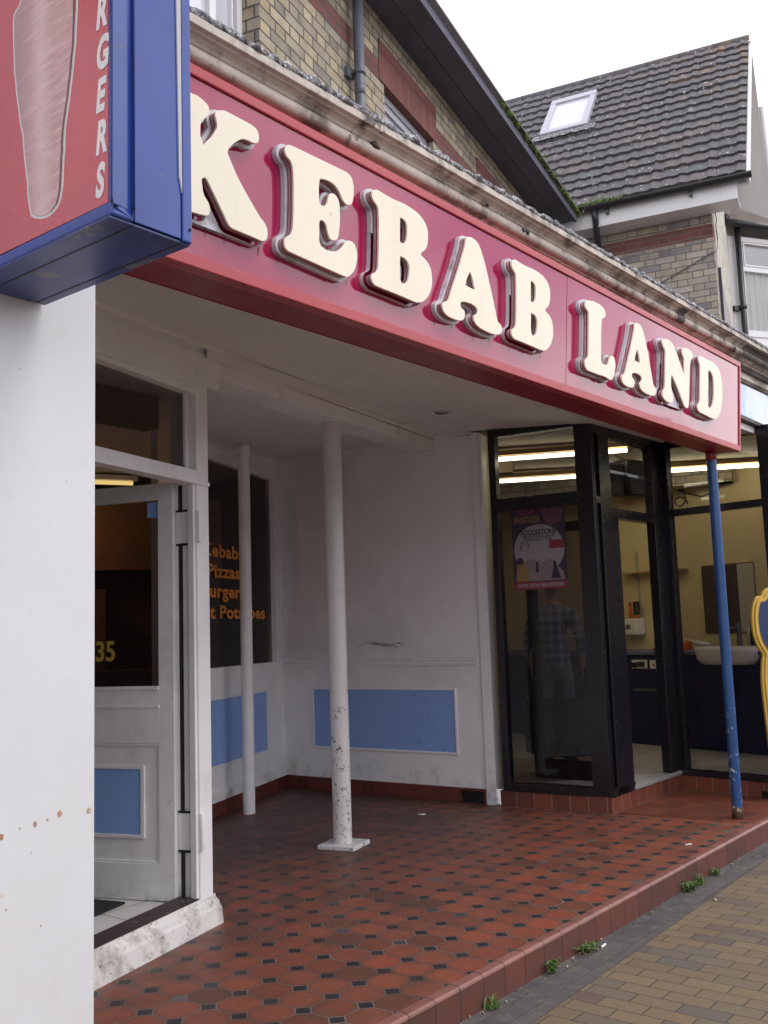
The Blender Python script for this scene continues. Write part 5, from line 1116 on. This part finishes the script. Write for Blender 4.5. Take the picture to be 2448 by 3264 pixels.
# ------------------------------------------------------------------ weeds and litter
def weed(lab, x, y, n, hgt, spread, dry=0, leafy=False, seed=1):
    random.seed(seed); t = MB(); z = -.135
    for k in range(n):
        a = random.random()*6.28; l = hgt*(.5+.6*random.random()); bx, by = x+random.gauss(0, spread*.35), y+random.gauss(0, spread*.2)
        dx, dy = math.cos(a)*spread*(.3+random.random()), math.sin(a)*spread*(.3+random.random())*.7
        w = .0035+.003*random.random()
        if leafy: w *= 1.2
        px, py = -math.sin(a)*w, math.cos(a)*w; P = []
        for q in range(4):
            u = q/3; P.append(((bx+dx*u*u, by+dy*u*u, z+.85*l*(u-.28*u*u*u)), 1-.8*u if q < 3 else 0))
        for q in range(3):
            (p, w0), (p2, w1) = P[q], P[q+1]
            m = 1 if random.random() < dry else 0
            if q < 2: t.face([(p[0]-px*w0, p[1]-py*w0, p[2]), (p[0]+px*w0, p[1]+py*w0, p[2]), (p2[0]+px*w1, p2[1]+py*w1, p2[2]), (p2[0]-px*w1, p2[1]-py*w1, p2[2])], False, m)
            else: t.face([(p[0]-px*w0, p[1]-py*w0, p[2]), (p[0]+px*w0, p[1]+py*w0, p[2]), p2], False, m)
        if leafy:
            for q in range(3):
                c, _ = P[q+1]; b_ = random.random()*6.28; r = .008+.007*random.random()
                t.face([(c[0], c[1], c[2]), (c[0]+r*math.cos(b_+.6), c[1]+r*math.sin(b_+.6), c[2]+.004), (c[0]+1.9*r*math.cos(b_), c[1]+1.9*r*math.sin(b_), c[2]-.002), (c[0]+r*math.cos(b_-.6), c[1]+r*math.sin(b_-.6), c[2]+.006)])
    return tag(t.build('weed', [M['weed'], M['weed_dry']], fixn=False), lab, 'weed', 'weeds at the foot of the tiled step')
weed('grassy weed tuft with dead leaves, nearest the camera by the tiled step', 3.62, 2.375, 46, .085, .045, .15, False, 1)
weed('leafy green weed growing alone against the tiled step, second from the camera', 4.14, 2.375, 24, .085, .028, .0, True, 2)
weed('low straggly weed with a cigarette end lying beside it', 4.50, 2.375, 44, .055, .055, .25, True, 3)
weed('bushy pair-side weed on the left of two close together far along the step', 5.80, 2.375, 40, .075, .05, .1, True, 4)
weed('taller grassy weed on the right of two close together far along the step', 5.96, 2.375, 44, .095, .05, .12, False, 5)
weed('tiny weed sprig farthest along the tiled step', 6.22, 2.375, 16, .055, .035, .1, True, 6)
def butt(lab, x, y, z, a, l=.03, r=.004):
    tag(MB().tube([(x-l*math.cos(a)/2, y-l*math.sin(a)/2, z+r), (x+l*math.cos(a)/2, y+l*math.sin(a)/2, z+r)], r, 8).build('cigarette_end', M['paper']), lab, 'litter')
butt('white cigarette end beside the straggly weed', 4.60, 2.345, -.137, .1, .055, .006)
butt('small white cigarette end on the edge of the dark paver strip', 5.684, 2.18, -.137, .6, .03)
butt('white cigarette end lying on the red octagon tiles', 6.348, 2.588, .001, -.5, .05)
butt('pale cigarette end on the porch tiles by the white wall', 6.36, 4.75, .001, 2.2, .06)
random.seed(13)
b = MB()
for k in range(260):
    x = 2.8+5.2*random.random(); y = 2.402-abs(random.gauss(0, .05)); r = .0015+.004*random.random()**2
    b.lathe([(0, -r*.5), (r, 0), (0, r*.8)], (x, y, -.135), 5, mi=0 if random.random() < .7 else 1)
for k in range(70):
    x = random.choice((3.62, 4.5, 4.45, 5.85, 5.2, 6.6))+random.gauss(0, .09); y = 2.36+random.gauss(0, .02); a = random.random()*3; l = .012+.02*random.random()
    b.face([(x, y, -.133), (x+l*math.cos(a), y+l*math.sin(a), -.128), (x+l*.6*math.cos(a+.5), y+l*.6*math.sin(a+.5), -.126)], False, 1)
for k in range(60):
    x = 5.0+1.9*random.random(); y = 4.9+1.7*random.random(); r = .002+.003*random.random(); b.lathe([(0, -r*.3), (r, 0), (0, r*.8)], (x, y, .002), 5, mi=1)
o = b.build('ground_debris', [paint('grit', (.10, .085, .07), .9, .4), paint('leaf_scrap', (.34, .26, .16), .85, .4)], fixn=False); o['kind'] = 'stuff'; o['label'] = 'fine grit and leaf scraps gathered along the foot of the step'; o['category'] = 'debris'
